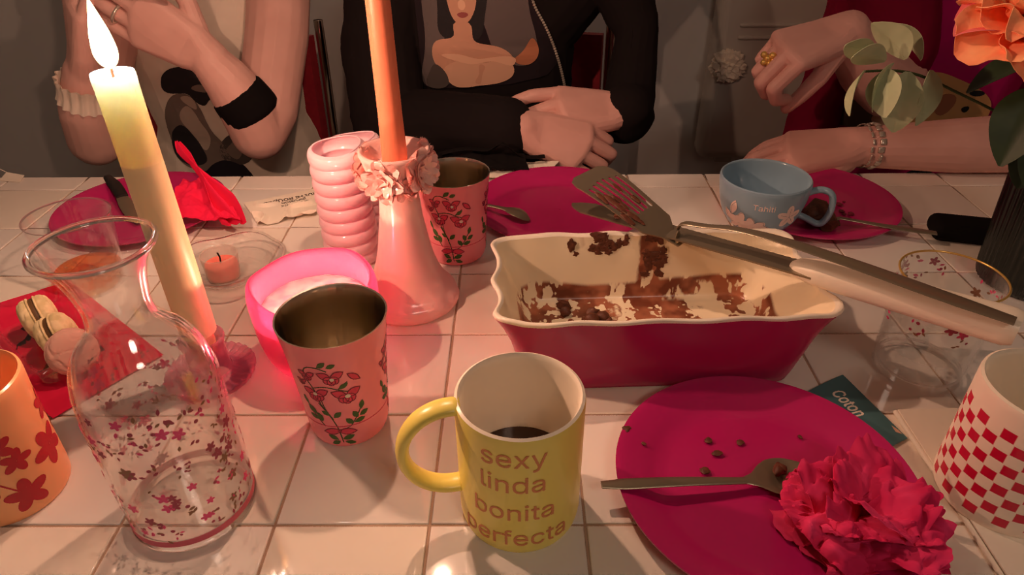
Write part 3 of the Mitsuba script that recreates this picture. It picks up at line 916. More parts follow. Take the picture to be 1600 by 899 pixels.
st = thing('slotted_turner', 'stainless steel slotted turner smeared with chocolate, propped on the loaf dish beside the knife', 'turner')
tip, neck = np.array([.0690, .6150, .1180]), np.array([.1300, .5580, .0870])
d = (neck-tip)/np.linalg.norm(neck-tip)
sd = np.cross(d, [0, 0, 1.0])
sd /= np.linalg.norm(sd)
nm = np.cross(sd, d)
LH = np.linalg.norm(neck-tip)
out = Polygon([(0, -.018), (.004, -.0255), (.012, -.0285), (.030, -.0275), (LH, -.0225), (LH+.014, -.0100), (LH+.030, -.0050), (LH+.030, .0050), (LH+.014, .0100), (LH, .0225), (.030, .0275), (.012, .0285), (.004, .0255), (0, .018)])
slots = unary_union([LineString([(.018+.002*abs(k), k*.0082), (LH-.020, k*.0070)]).buffer(.0019) for k in (-2.5, -1.5, -.5, .5, 1.5, 2.5)])
hp = trimesh.creation.extrude_polygon(out.buffer(-.002).buffer(.002).difference(slots), .0012, engine='earcut')
v, f = trimesh.remesh.subdivide_to_size(hp.vertices, hp.faces, .008, max_iter=10)
bend = -.004*np.clip((LH*.55-v[:, 0])/LH, 0, 1)**2*4
hv = tip+v[:, :1]*d+v[:, 1:2]*sd+(v[:, 2:]+bend[:, None])*nm
part(st, 'slotted_head', trimesh.Trimesh(hv, f, process=False), 'dark_steel', False, label='slotted head')
hp_ = [neck+d*.026+nm*.001, (.148, .541, .0965), (.160, .531, .1015), (.178, .515, .1075), (.209, .486, .1140), (.238, .460, .1150), (.256, .444, .1150), (.296, .407, .1145), (.337, .371, .1135)]
part(st, 'handle', cutlery(hp_, [.0050, .0042, .0046, .0060, .0074, .0080, .0082, .0080, .0060], .0013, 60), 'dark_steel', 40)
r_ = np.random.default_rng(33)
for k in range(11):
    m = trimesh.creation.icosphere(1)
    m.vertices *= (1+.8*(meshkit.noise(m.vertices*1.9+k*3.7)-.5))[:, None]*float(r_.uniform(.0022, .0050))*np.array([2.0, .8, .28])
    a = r_.uniform(.020, LH-.006)
    p = tip+d*a+sd*r_.uniform(-.023, .012)*(-1)+nm*.0018
    m.apply_transform(np.vstack([np.c_[d, sd, nm, p], [0, 0, 0, 1]]))
    part(st, 'cake_residue', m, 'chocolate', 40, label='chocolate smear')

# ---------------------------------------------------------------- clear glass things


def glass_vessel(t, x, y, pr_out, pr_in, rim_r, rim_z, rim_t, base=None, n=80):
    part(t, 'glass_wall', mv(lathe(pr_out, n), x, y), 'clear_glass', True, label='clear glass wall')
    a = np.linspace(0, 2*PI, 80, endpoint=False)
    part(t, 'rim', mv(tube(np.c_[rim_r*np.cos(a), rim_r*np.sin(a), 0*a+rim_z], rim_t, 10, closed=True), x, y), 'solid_glass', True, label='thick rounded glass rim')
    if base:
        part(t, 'base', mv(lathe(base, n), x, y), 'clear_glass', True, label='glass bottom')


flat_col('print_pink', (224, 74, 128), .5)
flat_col('print_plum', (158, 62, 84), .5)
flat_col('print_brown', (140, 100, 72), .5)


def floral(rfun, z0, z1, count, seed, scale=1.0, a_range=(0, 2*PI)):
    """scattered little blossoms, buds and leaves as three flat prints on a lathe surface"""
    r = np.random.default_rng(seed)
    G = {0: [], 1: [], 2: []}
    for _ in range(count):
        a, z, s = r.uniform(*a_range), r.uniform(z0, z1), scale*r.uniform(.7, 1.25)
        rot = r.uniform(0, 360)
        kind = r.integers(3)
        col = int(r.choice([0, 0, 1, 1, 2]))
        g = []
        if kind == 0:
            g.append((five_petals(0, 0, .0042*s, rot), col))
        else:
            for k in range(int(r.integers(2, 5))):
                g.append((leaf2(r.normal(0, .004)*s, r.normal(0, .004)*s, .0042*s, .0019*s, r.uniform(0, 360)), col if k else 2))
            g.append((ellipse(r.normal(0, .003)*s, r.normal(0, .003)*s, .0014*s, .0014*s, 0, 8), 1))
        for q, c in g:
            G[c].append(on_lathe(triangulated(q, .004), a, z, rfun, .0004))
    return [cat(*G[k]) for k in range(3)]


# carafe
KX, KY = -.2255, .3140
cf = thing('carafe', 'clear glass carafe with a flared neck and scattered pink floral print', 'carafe')
co = smooth_profile([(.0390, .0), (.0402, .006), (.0408, .03), (.0412, .07), (.0412, .092), (.0405, .108), (.0380, .123), (.0320, .136), (.0235, .146), (.0188, .1535), (.0180, .161), (.0196, .173), (.0232, .185), (.0280, .194), (.0305, .1985)], 110)
co[:, 1] *= 1.05
cfun = lambda z: np.interp(z, co[:, 1], co[:, 0])
glass_vessel(cf, KX, KY, co, None, .0306, .2087, .0017, [(.0385, .0075), (.0005, .007)])
ci = co.copy()
ci[:, 0] -= .0022
ci = ci[(ci[:, 1] > .008)]
part(cf, 'inner_wall', mv(lathe(ci, 80), KX, KY), 'clear_glass', True)
for m, b, nm_ in zip(floral(cfun, .012, .122, 185, 3, .92), ('print_pink', 'print_plum', 'print_brown'), ('pink blossoms', 'dark red buds', 'brown leaves')):
    part(cf, 'floral_print', mv(m, KX, KY), b, False, label=nm_, kind='stuff')
pbr('pink_line', C(206, 92, 112), .4, .5)
for rr_, zz_, tt_ in ((.0392, .0020, .0020), (.0385, .0078, .0013)):
    a = np.linspace(0, 2*PI, 90, endpoint=False)
    part(cf, 'foot_ring', mv(tube(np.c_[rr_*np.cos(a), rr_*np.sin(a), 0*a+zz_], tt_, 8, closed=True), KX, KY), 'solid_glass', True)
part(cf, 'painted_band', mv(lathe([(.0400, .0055), (.0407, .0062), (.0407, .0105), (.0405, .0112)], 80), KX, KY), 'pink_line', True, label='pink band round the foot')
part(cf, 'water', mv(lathe([(.0385, .042), (.0005, .042)], 70), KX, KY), 'water_sheet', True)

# floral tumbler on the right
GX, GY = .3460, .4545
gt = thing('drinking_glass', 'clear tumbler with a gold rim and floral print under the cream knife handle', 'glass')
go = smooth_profile([(.0335, 0), (.0350, .004), (.0362, .03), (.0376, .06), (.0388, .096)], 60)
gfun = lambda z: np.interp(z, go[:, 1], go[:, 0])
part(gt, 'glass_wall', mv(lathe(go, 80), GX, GY), 'clear_glass', True)
gi = go.copy()
gi[:, 0] -= .0018
part(gt, 'inner_wall', mv(lathe(gi[gi[:, 1] > .008], 80), GX, GY), 'clear_glass', True)
part(gt, 'base', mv(lathe([(.0338, .0085), (.0005, .008)], 70), GX, GY), 'clear_glass', True, label='glass bottom')
for rr_, zz_ in ((.0335, .0014), (.0325, .0085)):
    a = np.linspace(0, 2*PI, 80, endpoint=False)
    part(gt, 'foot_ring', mv(tube(np.c_[rr_*np.cos(a), rr_*np.sin(a), 0*a+zz_], .0012, 8, closed=True), GX, GY), 'solid_glass', True)
a = np.linspace(0, 2*PI, 80, endpoint=False)
part(gt, 'gold_rim', mv(tube(np.c_[.0386*np.cos(a), .0386*np.sin(a), 0*a+.0966], .0009, 8, closed=True), GX, GY), 'gold', True, label='thin gold rim')
for m, b in zip(floral(gfun, .055, .090, 34, 8, 1.2), ('print_pink', 'print_plum', 'print_brown')):
    part(gt, 'floral_print', mv(m, GX, GY), b, False, kind='stuff')
part(gt, 'water', mv(lathe([(.0338, .030), (.0005, .030)], 70), GX, GY), 'water_sheet', True)

# glass at the far left with a little amber drink
FX, FY = -.4400, .5930
fg = thing('drinking_glass', 'plain clear glass with some amber drink, behind the macaron tray on the left', 'glass')
fo_ = smooth_profile([(.0270, 0), (.0290, .004), (.0335, .03), (.0370, .06), (.0388, .081)], 50)
glass_vessel(fg, FX, FY, fo_, None, .0388, .0815, .0008, [(.0270, .0065), (.0005, .006)])
mat('amber_drink', type='thindielectric', int_ior=1.33, specular_transmittance={'type': 'rgb', 'value': [1.0, .55, .30]})
rw = float(np.interp(.022, fo_[:, 1], fo_[:, 0]))-.0012
part(fg, 'amber_drink', mv(lathe(smooth_profile([(.0255, .0085), (.029, .012), (rw, .022), (rw-.001, .0222), (.0005, .022)], 30), 60), FX, FY), 'amber_drink', True, label='amber drink')

# clear wavy dish with a tealight in a small glass
TX, TY = -.3000, .6120
td = thing('glass_dish', 'small clear glass dish with an uneven rim holding a tealight, left of the bowl candle', 'dish')


def wavy(TH, R, Z):
    k = np.clip((R-.03)/.025, 0, 1)
    return R*(1+.05*k*np.sin(5*TH+1)+.03*k*np.sin(3*TH)), Z+.0015*k*np.sin(5*TH)


do = smooth_profile([(.0005, .0015), (.028, .0015), (.040, .005), (.050, .013), (.0535, .021)], 40)
part(td, 'glass_wall', mv(lathe(do, 100, wavy), TX, TY), 'clear_glass', True)
di = smooth_profile([(.0005, .0045), (.027, .0045), (.038, .0080), (.048, .0155), (.0520, .0222)], 40)


def pebble(TH, R, Z):
    x, y = R*np.cos(TH), R*np.sin(TH)
    R, Z2 = wavy(TH, R, Z)
    return R, Z2+.0012*(meshkit.noise(np.stack([x*160, y*160, x*0], -1), 4)-.5)


pbr('glass_sheen', C(226, 226, 222), .18, .6)
mat('pebble_glass', type='blendbsdf', weight=.17, a={'type': 'ref', 'id': 'clear_glass'}, b={'type': 'ref', 'id': 'glass_sheen'})
part(td, 'pebbled_inside', mv(lathe(di, 120, pebble), TX, TY), 'pebble_glass', True, label='pebbled inner face')
a = np.linspace(0, 2*PI, 120, endpoint=False)
Rr, Zz = wavy(a, np.full(120, .0528), np.full(120, .0222))
part(td, 'rim', mv(tube(np.c_[Rr*np.cos(a), Rr*np.sin(a), Zz], .0015, 8, closed=True), TX, TY), 'solid_glass', True)
QX, QY = -.3045, .5985
tl = thing('tealight_holder', 'small frosted glass tealight cup standing in the clear glass dish', 'candle holder')
mat('frosted', type='blendbsdf', weight=.30, a={'type': 'ref', 'id': 'clear_glass'}, b={'type': 'ref', 'id': 'cream_glaze'})
part(tl, 'glass_wall', mv(lathe(smooth_profile([(.0005, .0062), (.0150, .0062), (.0165, .0085), (.0178, .022), (.0188, .034), (.0182, .0346), (.0174, .0340)], 40), 60), QX, QY), 'frosted', True)
tc = thing('tealight', 'unlit pink tealight with a black wick in the small glass cup', 'candle')
pbr('coral_wax', C(240, 128, 112), .35, .5)
part(tc, 'wax_body', mv(lathe(smooth_profile([(.0005, .0075), (.0140, .0075), (.0155, .010), (.0162, .0225), (.0155, .0236), (.008, .0230), (.0005, .0232)], 30), 50), QX, QY), 'coral_wax', 50)
part(tc, 'wick', tube([(QX, QY, .0230), (QX+.0006, QY, .0300), (QX-.0008, QY, .0350)], .0008, 8), 'wick', True)

# ---------------------------------------------------------------- paper things
pbr('pink_napkin', proc(lambda p, n, uv: mix(lin(214, 26, 66), lin(230, 40, 82), fbm(p.x*70, p.y*70, p.z*70))), .9, .15)
pbr('red_napkin', C(222, 32, 74), .9, .15)
pbr('rose_napkin', proc(lambda p, n, uv: mix(lin(198, 36, 88), lin(220, 60, 112), smoothstep(.3, .7, fbm(p.x*45, p.y*45, p.z*45)))), .9, .15)


def sheet(P, thick=.0006):
    """a thin double-sided sheet through the grid P (nu, nv, 3)"""
    m = grid_mesh(P)
    n = m.vertex_normals
    b = trimesh.Trimesh(m.vertices-n*thick, m.faces[:, ::-1], process=False)
    nu, nv = P.shape[:2]
    N = nu*nv
    edge = [i*nv for i in range(nu)]+[(nu-1)*nv+j for j in range(1, nv)]+[i*nv+nv-1 for i in range(nu-2, -1, -1)]+[j for j in range(nv-2, 0, -1)]
    f = []
    for a_, b_ in zip(edge, edge[1:]+edge[:1]):
        f += [[a_, b_, b_+N], [a_, b_+N, a_+N]]
    return trimesh.Trimesh(np.vstack([m.vertices, b.vertices]), np.vstack([m.faces, b.faces+N, f]), process=False)


def quad_grid(c, nu, nv):
    c = np.array(c, float)
    u, v = np.linspace(0, 1, nu)[:, None, None], np.linspace(0, 1, nv)[None, :, None]
    return (1-u)*(1-v)*c[0]+u*(1-v)*c[1]+u*v*c[2]+(1-u)*v*c[3]


def crease(P, amp, freq, seed, ridged=True):
    n = meshkit.fbm(P*freq+seed*3.1, 4, seed)
    return amp*(1-np.abs(2*n-1)*2 if ridged else 2*n-1)


# crumpled napkin on the front plate: ruffled leaves folded round a core
def crumpled(cx, cy, z0, R, Hh, seed, lobes):
    """a thin sheet gathered into a bunch: overlapping crumpled lobes round a core"""
    r = np.random.default_rng(seed)
    ms = []
    for k in range(lobes):
        fz = k/lobes
        az = k*2.399+r.uniform(-.35, .35)
        el = math.radians(np.interp(fz, [0, .45, 1], [4, 36, 80])+r.uniform(-8, 8))
        L = R*r.uniform(.9, 1.15)*np.interp(fz, [0, .5, 1], [1.02, 1.0, .80])
        W = R*r.uniform(1.3, 1.75)
        nu, nv = 40, 30
        u = np.linspace(-1, 1, nu)[:, None]
        v = np.linspace(0, 1, nv)[None]
        wid = (.30+.70*np.sin(v*PI*.5)**.8)
        cr = r.uniform(0, 100)
        big = (meshkit.noise(np.stack([u*1.3+cr+0*v, v*1.5+0*u, 0*u+0*v+2], -1), seed+k)-.5)*2
        q = np.stack([u*2.6+cr+v*.7, v*2.6+u*.5, 0*u+0*v+7], -1)
        n1 = meshkit.noise(q, seed+k)
        facet = 1.25*(np.abs(2*n1-1)-.5)                         # sharp creases between flat facets
        q2 = np.stack([u*6.0+cr-v*1.5, v*5.5+u, 0*u+0*v+3], -1)
        fine = np.abs(2*meshkit.noise(q2, seed+k+50)-1)-.5
        a_el = el+(.75-1.9*v)*r.uniform(.6, 1.1)
        rad = np.cumsum(np.cos(a_el)*L/nv+0*u, axis=1)
        hgt = np.cumsum(np.sin(a_el)*L/nv+0*u, axis=1)
        x = u*W*.5*wid*(1-.25*v*np.abs(big))
        y = rad+R*v*(.16*big+.12*facet+.06*fine)-.16*R*u**2*v
        z = hgt*Hh/R+v**.7*R*(.16*big+.20*facet+.13*fine)-.14*R*u**2*wid
        P = np.stack([x*math.cos(az)-y*math.sin(az), x*math.sin(az)+y*math.cos(az), z], -1)
        P[..., 2] = np.maximum(P[..., 2], .0012+.0006*fz)
        ms.append(sheet(P+np.array([cx, cy, z0]), .0005))
    return cat(*ms)


solo('paper_napkin', crumpled(.2260, .2870, .0062, .0510, .054, 11, 15), 'rose_napkin', 'crumpled bright pink paper napkin bunched like a flower on the front magenta plate', 'napkin', 35)

# twisted red napkin standing on the back left plate
P = quad_grid([(-.400, .690, .018), (-.312, .686, .010), (-.352, .742, .034), (-.402, .756, .030)], 40, 40)
P[..., 2] += np.abs(crease(P, .010, 32, 3))+crease(P, .006, 70, 5)+.004
m1 = sheet(P, .0006)
s_ = np.linspace(0, 1, 60)
axis = spline([(-.322, .692, .016), (-.338, .706, .034), (-.362, .728, .056), (-.385, .750, .078), (-.398, .764, .090)], 60)
a = np.linspace(-1.3, 1.3, 26)
P = np.zeros((60, 26, 3))
for k in range(60):
    w = np.interp(s_[k], [0, .25, .6, .85, 1], [.012, .016, .013, .010, .003])
    tw = s_[k]*3.2
    off = a*w
    fold = w*.55*np.sin(a*5.0+tw*1.7)
    P[k] = axis[k]+np.stack([off*math.cos(tw)*.8+fold*.5, off*math.sin(tw)*.4-fold*.35, off*.25+fold*.6], -1)
P[..., 2] = np.maximum(P[..., 2], .0165)
solo('paper_napkin', cat(m1, sheet(P, .0006)), 'red_napkin', 'twisted bright red paper napkin on the back left magenta plate', 'napkin', 50)

# flat napkin under the macarons
P = quad_grid([(-.470, .600, .0006), (-.318, .476, .0006), (-.372, .396, .0006), (-.560, .520, .0006)], 40, 40)
P[..., 2] += np.clip(crease(P, .0012, 30, 8), 0, 1)
solo('paper_napkin', sheet(P, .0004), 'pink_napkin', 'flat red paper napkin under the clear macaron tray at the left', 'napkin', 50)

# clear plastic tray with macarons
mat('clear_plastic', type='thindielectric', int_ior=1.45)
TRX, TRY, TRR = -.425, .492, math.radians(-40)
tr = thing('plastic_tray', 'clear ribbed plastic tray holding macarons on the red napkin', 'tray')


def rr_ring(a, b, rc, z, n=90):
    p = Polygon([(-a, -b), (a, -b), (a, b), (-a, b)]).buffer(-rc).buffer(rc, quad_segs=8)
    L = p.exterior.length
    q = np.array([p.exterior.interpolate(t*L).coords[0] for t in np.linspace(0, 1, n, endpoint=False)])
    return np.c_[q, np.full(n, z)]


tray = loft([rr_ring(.058, .026, .008, .0022), rr_ring(.060, .028, .009, .003), rr_ring(.063, .031, .010, .021), rr_ring(.0645, .0325, .010, .0226), rr_ring(.069, .037, .012, .0226), rr_ring(.0695, .0375, .012, .0218)], cap0=True)
part(tr, 'tray_shell', mv(tray, TRX, TRY, 0, rz=TRR), 'clear_plastic', 40)
for k in range(7):
    x = -.048+.016*k
    part(tr, 'rib', mv(tube([(x, -.0300, .0205), (x, -.0268, .0045), (x, .0268, .0045), (x, .0300, .0205)], .0010, 8), TRX, TRY, 0, rz=TRR), 'clear_plastic', True)
pbr('macaron_shell', proc(lambda p, n, uv: mix(lin(206, 186, 138), lin(228, 208, 164), smoothstep(.3, .7, fbm(p.x*160, p.y*160, p.z*160)))), .75, .25)
pbr('pink_shell', C(226, 176, 160), .75, .25)
pbr('ganache', C(96, 70, 44), .5, .4)


def macaron(x, y, z, rx, rz, shell, label):
    t = thing('macaron', label, 'macaron')
    R = .0195
    dome = smooth_profile([(R*.94, .0035), (R, .0052), (R*.985, .0075), (R*.86, .0115), (R*.5, .0140), (.0005, .0146)], 26)

    def crack(TH, R_, Z):
        q = np.stack([R_*np.cos(TH)*150, R_*np.sin(TH)*150, Z*150], -1)
        k = np.clip(1-np.abs(meshkit.noise(q, 6)-.5)*9, 0, 1)
        return R_-.0006*k*(R_ > R*.4), Z-.0007*k*(R_ > .002)

    top = lathe(dome, 70, crack)

    def foot(TH, R_, Z):
        return R_+.0011*(meshkit.noise(np.stack([np.cos(TH)*14, np.sin(TH)*14, Z*500], -1), 2)-.5)*(R_ > R*.6), Z
    ft = lathe([(.0005, .0019), (R*.9, .0019), (R*1.02, .0024), (R*1.03, .0034), (R*.95, .0042)], 90, foot)
    up_ = cat(top, ft)
    lo = up_.copy()
    lo.vertices[:, 2] *= -1
    lo.invert()
    fil = lathe([(.0005, -.0021), (R*.93, -.0021), (R*.96, 0), (R*.93, .0021), (.0005, .0021)], 50)
    for mm, nm_, b in ((up_, 'shell', shell), (lo, 'shell', shell), (fil, 'filling', 'ganache')):
        part(t, nm_, mv(mm, x, y, z, rz=rz, ry=rx), b, 60)


macaron(-.436, .503, .0242, math.radians(84), math.radians(38), 'macaron_shell', 'pale beige macaron standing on edge at the left end of the plastic tray')
macaron(-.404, .476, .0238, math.radians(74), math.radians(30), 'macaron_shell', 'pale beige macaron in the plastic tray, partly behind the carafe')
macaron(-.380, .454, .0235, math.radians(64), math.radians(-50), 'pink_shell', 'pinkish macaron at the carafe end of the plastic tray')

# crumpled tea-bag wrapper with print
wr = thing('tea_wrapper', 'crumpled cream tea-bag wrapper with upside-down lettering, left of the ringed tumblers', 'wrapper')
wc = [(-.345, .778, .0012), (-.262, .818, .0012), (-.243, .742, .0012), (-.306, .716, .0012)]


def wz(x, y):
    q = np.stack([x, y, 0*x], -1)
    k = meshkit.noise(q*42+3.3, 4)
    return .0016+.0065*np.clip(1-np.abs(2*k-1)*3.2, 0, 1)*np.clip((.792-y)/.03+.35*(x+.3)/.05, 0, 1)+.0022*meshkit.noise(q*24, 2)


P = quad_grid(wc, 60, 50)
P[..., 2] = wz(P[..., 0], P[..., 1])
part(wr, 'paper', sheet(P, .0004), 'white_paper', 40)
flat_col('print_ink', (62, 46, 36), .7)
for txt, cap, off, bold in (('FRUITS ROUGES', .0066, .0215, True), ('INFUSION', .0044, .0120, True), ('MONOPRIX', .0046, .0040, False)):
    m = meshkit.text_mesh(txt, cap, .0002, bold)
    m.vertices[:, 0] -= (m.bounds[0, 0]+m.bounds[1, 0])/2
    v, f = trimesh.remesh.subdivide_to_size(m.vertices, m.faces, .004, max_iter=10)
    ax = np.array([-.905, -.425])
    ay = np.array([.425, -.905])
    o_ = np.array([-.286, .790])+ax*0+ay*(.0230-off)-ay*.004
    xy = o_+v[:, :1]*ax+v[:, 1:2]*ay
    vv = np.c_[xy, wz(xy[:, 0], xy[:, 1])+.0005+v[:, 2]]
    part(wr, 'printed_word', trimesh.Trimesh(vv, f, process=False), 'print_ink', False)

# tea-bag tag on the far left edge of the table
tg = thing('tea_tag', 'small white paper tag with a string on the far left edge of the table', 'tag')
part(tg, 'paper', sheet(quad_grid([(-.704, .852, .0008), (-.672, .846, .0008), (-.674, .862, .004), (-.700, .866, .007)], 10, 10), .0004), 'white_paper', 40)
part(tg, 'string', tube(spline([(-.699, .865, .007), (-.712, .862, .016), (-.735, .850, .014), (-.775, .835, .002)], 30), .0005, 6), 'white_paper', True)

# teal sachet with white lettering
sc_ = thing('tea_sachet', 'teal paper sachet with white script, tucked under the front magenta plate', 'sachet')
Q = [(.2330, .4190, .0010), (.2800, .4460, .0010), (.3000, .3720, .0010), (.2570, .3480, .0010)]
P = quad_grid(Q, 16, 16)
P[..., 2] += .0012*np.sin(np.linspace(0, PI, 16))[:, None]
pbr('teal_card', C(72, 112, 118), .6, .3)
part(sc_, 'paper', sheet(P, .0006), 'teal_card', 40)
flat_col('card_white', (226, 216, 204), .6)
flat_col('card_peach', (206, 170, 146), .6)
e1 = (np.array(Q[3])-np.array(Q[0]))[:2]
e1 /= np.linalg.norm(e1)
e2 = np.array([-e1[1], e1[0]])


def on_card(m, ox, oy, s_x=1.0):
    v = m.vertices
    o_ = np.array(Q[0][:2])
    xy = o_+(ox+v[:, :1]*s_x)*e1+(oy+v[:, 1:2])*e2
    u = np.clip((((xy-o_) @ e2)/np.linalg.norm((np.array(Q[1])-np.array(Q[0]))[:2])), 0, 1)
    return trimesh.Trimesh(np.c_[xy, .0010+.0012*np.sin(PI*u)+.0003+v[:, 2]], m.faces, process=False)


fig = unary_union([ellipse(.032, .030, .014, .0085, 20), leaf2(.024, .042, .016, .006, 150), leaf2(.044, .040, .016, .005, 20), ellipse(.018, .020, .012, .010), leaf2(.050, .034, .012, .004, -10)])
part(sc_, 'printed_leaf', on_card(mv(triangulated(fig, .004)), .010, .005), 'card_peach', False)
mt = meshkit.text_mesh('Coton', .011, .0002, True)
mt.vertices[:, 0] -= mt.bounds[0, 0]
part(sc_, 'printed_word', on_card(mv(mt, 0, 0, .0003), .006, .0265, .72), 'card_white', False)

# white napkin under the checked mug
wn = [(.305, .400, 0), (.440, .404, 0), (.445, .235, 0), (.303, .235, 0)]
P1 = quad_grid([(x, y, .0034+.0004*i_) for i_, (x, y, _) in enumerate(wn)], 24, 24)
P1[..., 2] += np.clip(crease(P1, .0003, 40, 2), -.0003, .0003)
mlow = sheet(quad_grid([(x+.003, y-.002, .0012) for x, y, _ in wn], 10, 10), .0010)
fold = tube(np.array([[.3035, .400, .0022], [.3030, .32, .0022], [.3020, .235, .0022]]), .0020, 10)
solo('paper_napkin', cat(sheet(P1, .0012), mlow, fold), 'white_paper', 'folded white paper napkin under the red checkerboard mug', 'napkin', 40)

# black pouch by the vase, cloth and paper by the middle person
solo('pouch', mv(rbox(.090, .040, .022, .009, 14), .520, .682, .0112, rz=-.25), 'black_cloth', 'small rounded black pouch beside the dark vase', 'pouch', True)
P = quad_grid([(-.135, .838, .001), (.040, .838, .001), (.060, .884, .003), (-.150, .884, .003)], 50, 24)
P[..., 2] += .004+np.clip(crease(P, .0045, 26, 4), -.003, .01)
solo('paper_napkin', sheet(P, .0007), 'white_paper', 'rumpled white paper napkin at the back edge of the table behind the black bag', 'napkin', 50)
bg = thing('black_bag', 'small limp black cloth bag with a strap, behind the rear metal tumbler', 'bag')
P = quad_grid([(-.118, .842, .010), (.018, .846, .010), (.012, .872, .018), (-.105, .876, .020)], 46, 26)
P[..., 2] += .003+np.abs(crease(P, .0075, 30, 12))
part(bg, 'cloth', sheet(P, .003), 'black_cloth', 50)
part(bg, 'strap', cutlery([(-.100, .868, .030), (-.060, .874, .034), (-.030, .870, .036), (-.018, .862, .046), (.000, .868, .030), (.040, .876, .022)], [.006, .006, .006, .005, .006, .006], .0012, 40), 'black_cloth', 40)

# ---------------------------------------------------------------- vase with flowers
VX, VY = .528, .592
pbr('dark_glass', C(18, 24, 20), .18, .6)
pbr('leaf_sage', proc(lambda p, n, uv: mix(lin(152, 164, 128), lin(178, 186, 152), fbm(p.x*60, p.y*60, p.z*60))), .55, .35)
pbr('leaf_dark', proc(lambda p, n, uv: mix(lin(26, 44, 26), lin(48, 66, 38), fbm(p.x*60, p.y*60, p.z*60))), .5, .4)
pbr('petal_orange', proc(lambda p, n, uv: mix(lin(246, 150, 108), lin(252, 184, 132), smoothstep(.3, .7, fbm(p.x*50, p.y*50, p.z*50)))), .6, .3)
pbr('petal_pink', C(228, 120, 120), .6, .3)
pbr('stem', C(62, 74, 40), .6, .3)
vs = thing('vase', 'dark ribbed glass vase at the right edge holding roses and eucalyptus', 'vase')
vo = smooth_profile([(.0005, .0), (.042, 0), (.046, .004), (.0485, .04), (.0515, .10), (.054, .150), (.055, .162), (.0535, .163), (.0520, .150), (.046, .03), (.0005, .02)], 70)
part(vs, 'glass_body', mv(lathe(vo, 240, lambda TH, R, Z: (R+.0009*np.cos(TH*48)*(R > .04), Z)), VX, VY), 'dark_glass', True)


def leaf3(L, W, fold_=.25, droop=.3, nu=9, nv=14):
    u = np.linspace(-1, 1, nu)[:, None]
    v = np.linspace(0, 1, nv)[None]
    w = W*.5*np.sin(PI*np.clip(v*.97+.02, 0, 1))**.75
    x = u*w
    y = v*L+0*u
    z = np.abs(u)*w*fold_-droop*L*v**2+0*u
    return sheet(np.stack([x, y, z], -1), .0005)


def place(m, p, az, el, roll=0.0):
    m = mv(m, 0, 0, 0, ry=roll)
    m = mv(m, 0, 0, 0, rx=el)
    return mv(m, *p, rz=az)


def bouquet_stem(t, pts, r=.0012):
    part(t, 'stem', tube(spline(pts, 26), r, 8), 'stem', True)


eu = thing('eucalyptus_sprig', 'pale grey-green eucalyptus sprig leaning left out of the dark vase', 'sprig')
bouquet_stem(eu, [(VX-.020, VY, .10), (.455, .598, .165), (.392, .600, .196), (.337, .600, .215), (.304, .600, .215)])
for k, (p, az, el, L, W, rl) in enumerate([((.338, .600, .212), PI*.60, -.95, .042, .027, 1.0), ((.346, .598, .216), PI*.30, .85, .042, .032, 1.1), ((.330, .600, .214), PI*.55, .35, .040, .024, 1.1),
                                        ((.350, .596, .206), PI*.93, -1.25, .052, .034, .2), ((.362, .602, .214), PI*.12, .80, .040, .030, 1.0), ((.314, .598, .206), PI*.70, -.75, .040, .028, 1.0),
                                        ((.332, .596, .208), PI*.88, -.8, .040, .030, .6), ((.372, .600, .206), PI*1.05, -1.1, .046, .030, -.3), ((.322, .604, .214), PI*.50, .55, .036, .022, 1.2)]):
    part(eu, 'leaf', place(leaf3(L, W), (p[0]-.010, p[1], p[2]+.010), az, el, rl), 'leaf_sage', 50)
rs = thing('rose', 'open orange rose in the dark vase at the top right', 'rose')
RC = np.array([.412, .574, .250])
bouquet_stem(rs, [(VX-.01, VY, .06), (.505, .590, .17), (.465, .584, .225), tuple(RC-np.array([0, 0, .012]))], .0022)
r_ = np.random.default_rng(4)
kk = 0
for n_, cup, L in ((4, 1.35, .032), (5, 1.0, .041), (6, .55, .050), (7, .05, .054)):
    a0 = r_.uniform(0, 6)
    for k in range(n_):
        Pp = petal(L, L*1.25, cup+.35, cup-.75, .015, 100+kk, 13, 13)
        m = sheet(Pp, .0006)
        m = mv(m, rz=a0+k*2*PI/n_+r_.uniform(-.12, .12))
        m = mv(m, rx=.45)
        part(rs, 'petal', mv(m, *RC), 'petal_orange' if kk % 5 else 'petal_pink', 50)
        kk += 1
for k, (p, az, el, L, W) in enumerate([((.455, .588, .205), PI*.75, -.65, .070, .046), ((.470, .585, .190), PI*.95, -1.2, .075, .055), ((.480, .580, .215), PI*1.35, -.5, .080, .052), ((.495, .580, .20), PI*1.75, -.7, .070, .05), ((.46, .60, .225), PI*.45, -.2, .06, .04), ((.475, .570, .180), PI*.82, -.95, .065, .050)]):
    part(rs, 'leaf', place(leaf3(L, W, .3, .35), p, az, el), 'leaf_dark', 50)
r2 = thing('rose', 'pale pink rose half hidden behind the orange rose in the dark vase', 'rose')
RC2 = np.array([.520, .600, .250])
bouquet_stem(r2, [(VX, VY, .06), (.525, .595, .16), tuple(RC2-np.array([0, 0, .010]))], .0020)
part(r2, 'blossom', mv(rose_mesh(.040, 77), *RC2), 'petal_pink', 50)

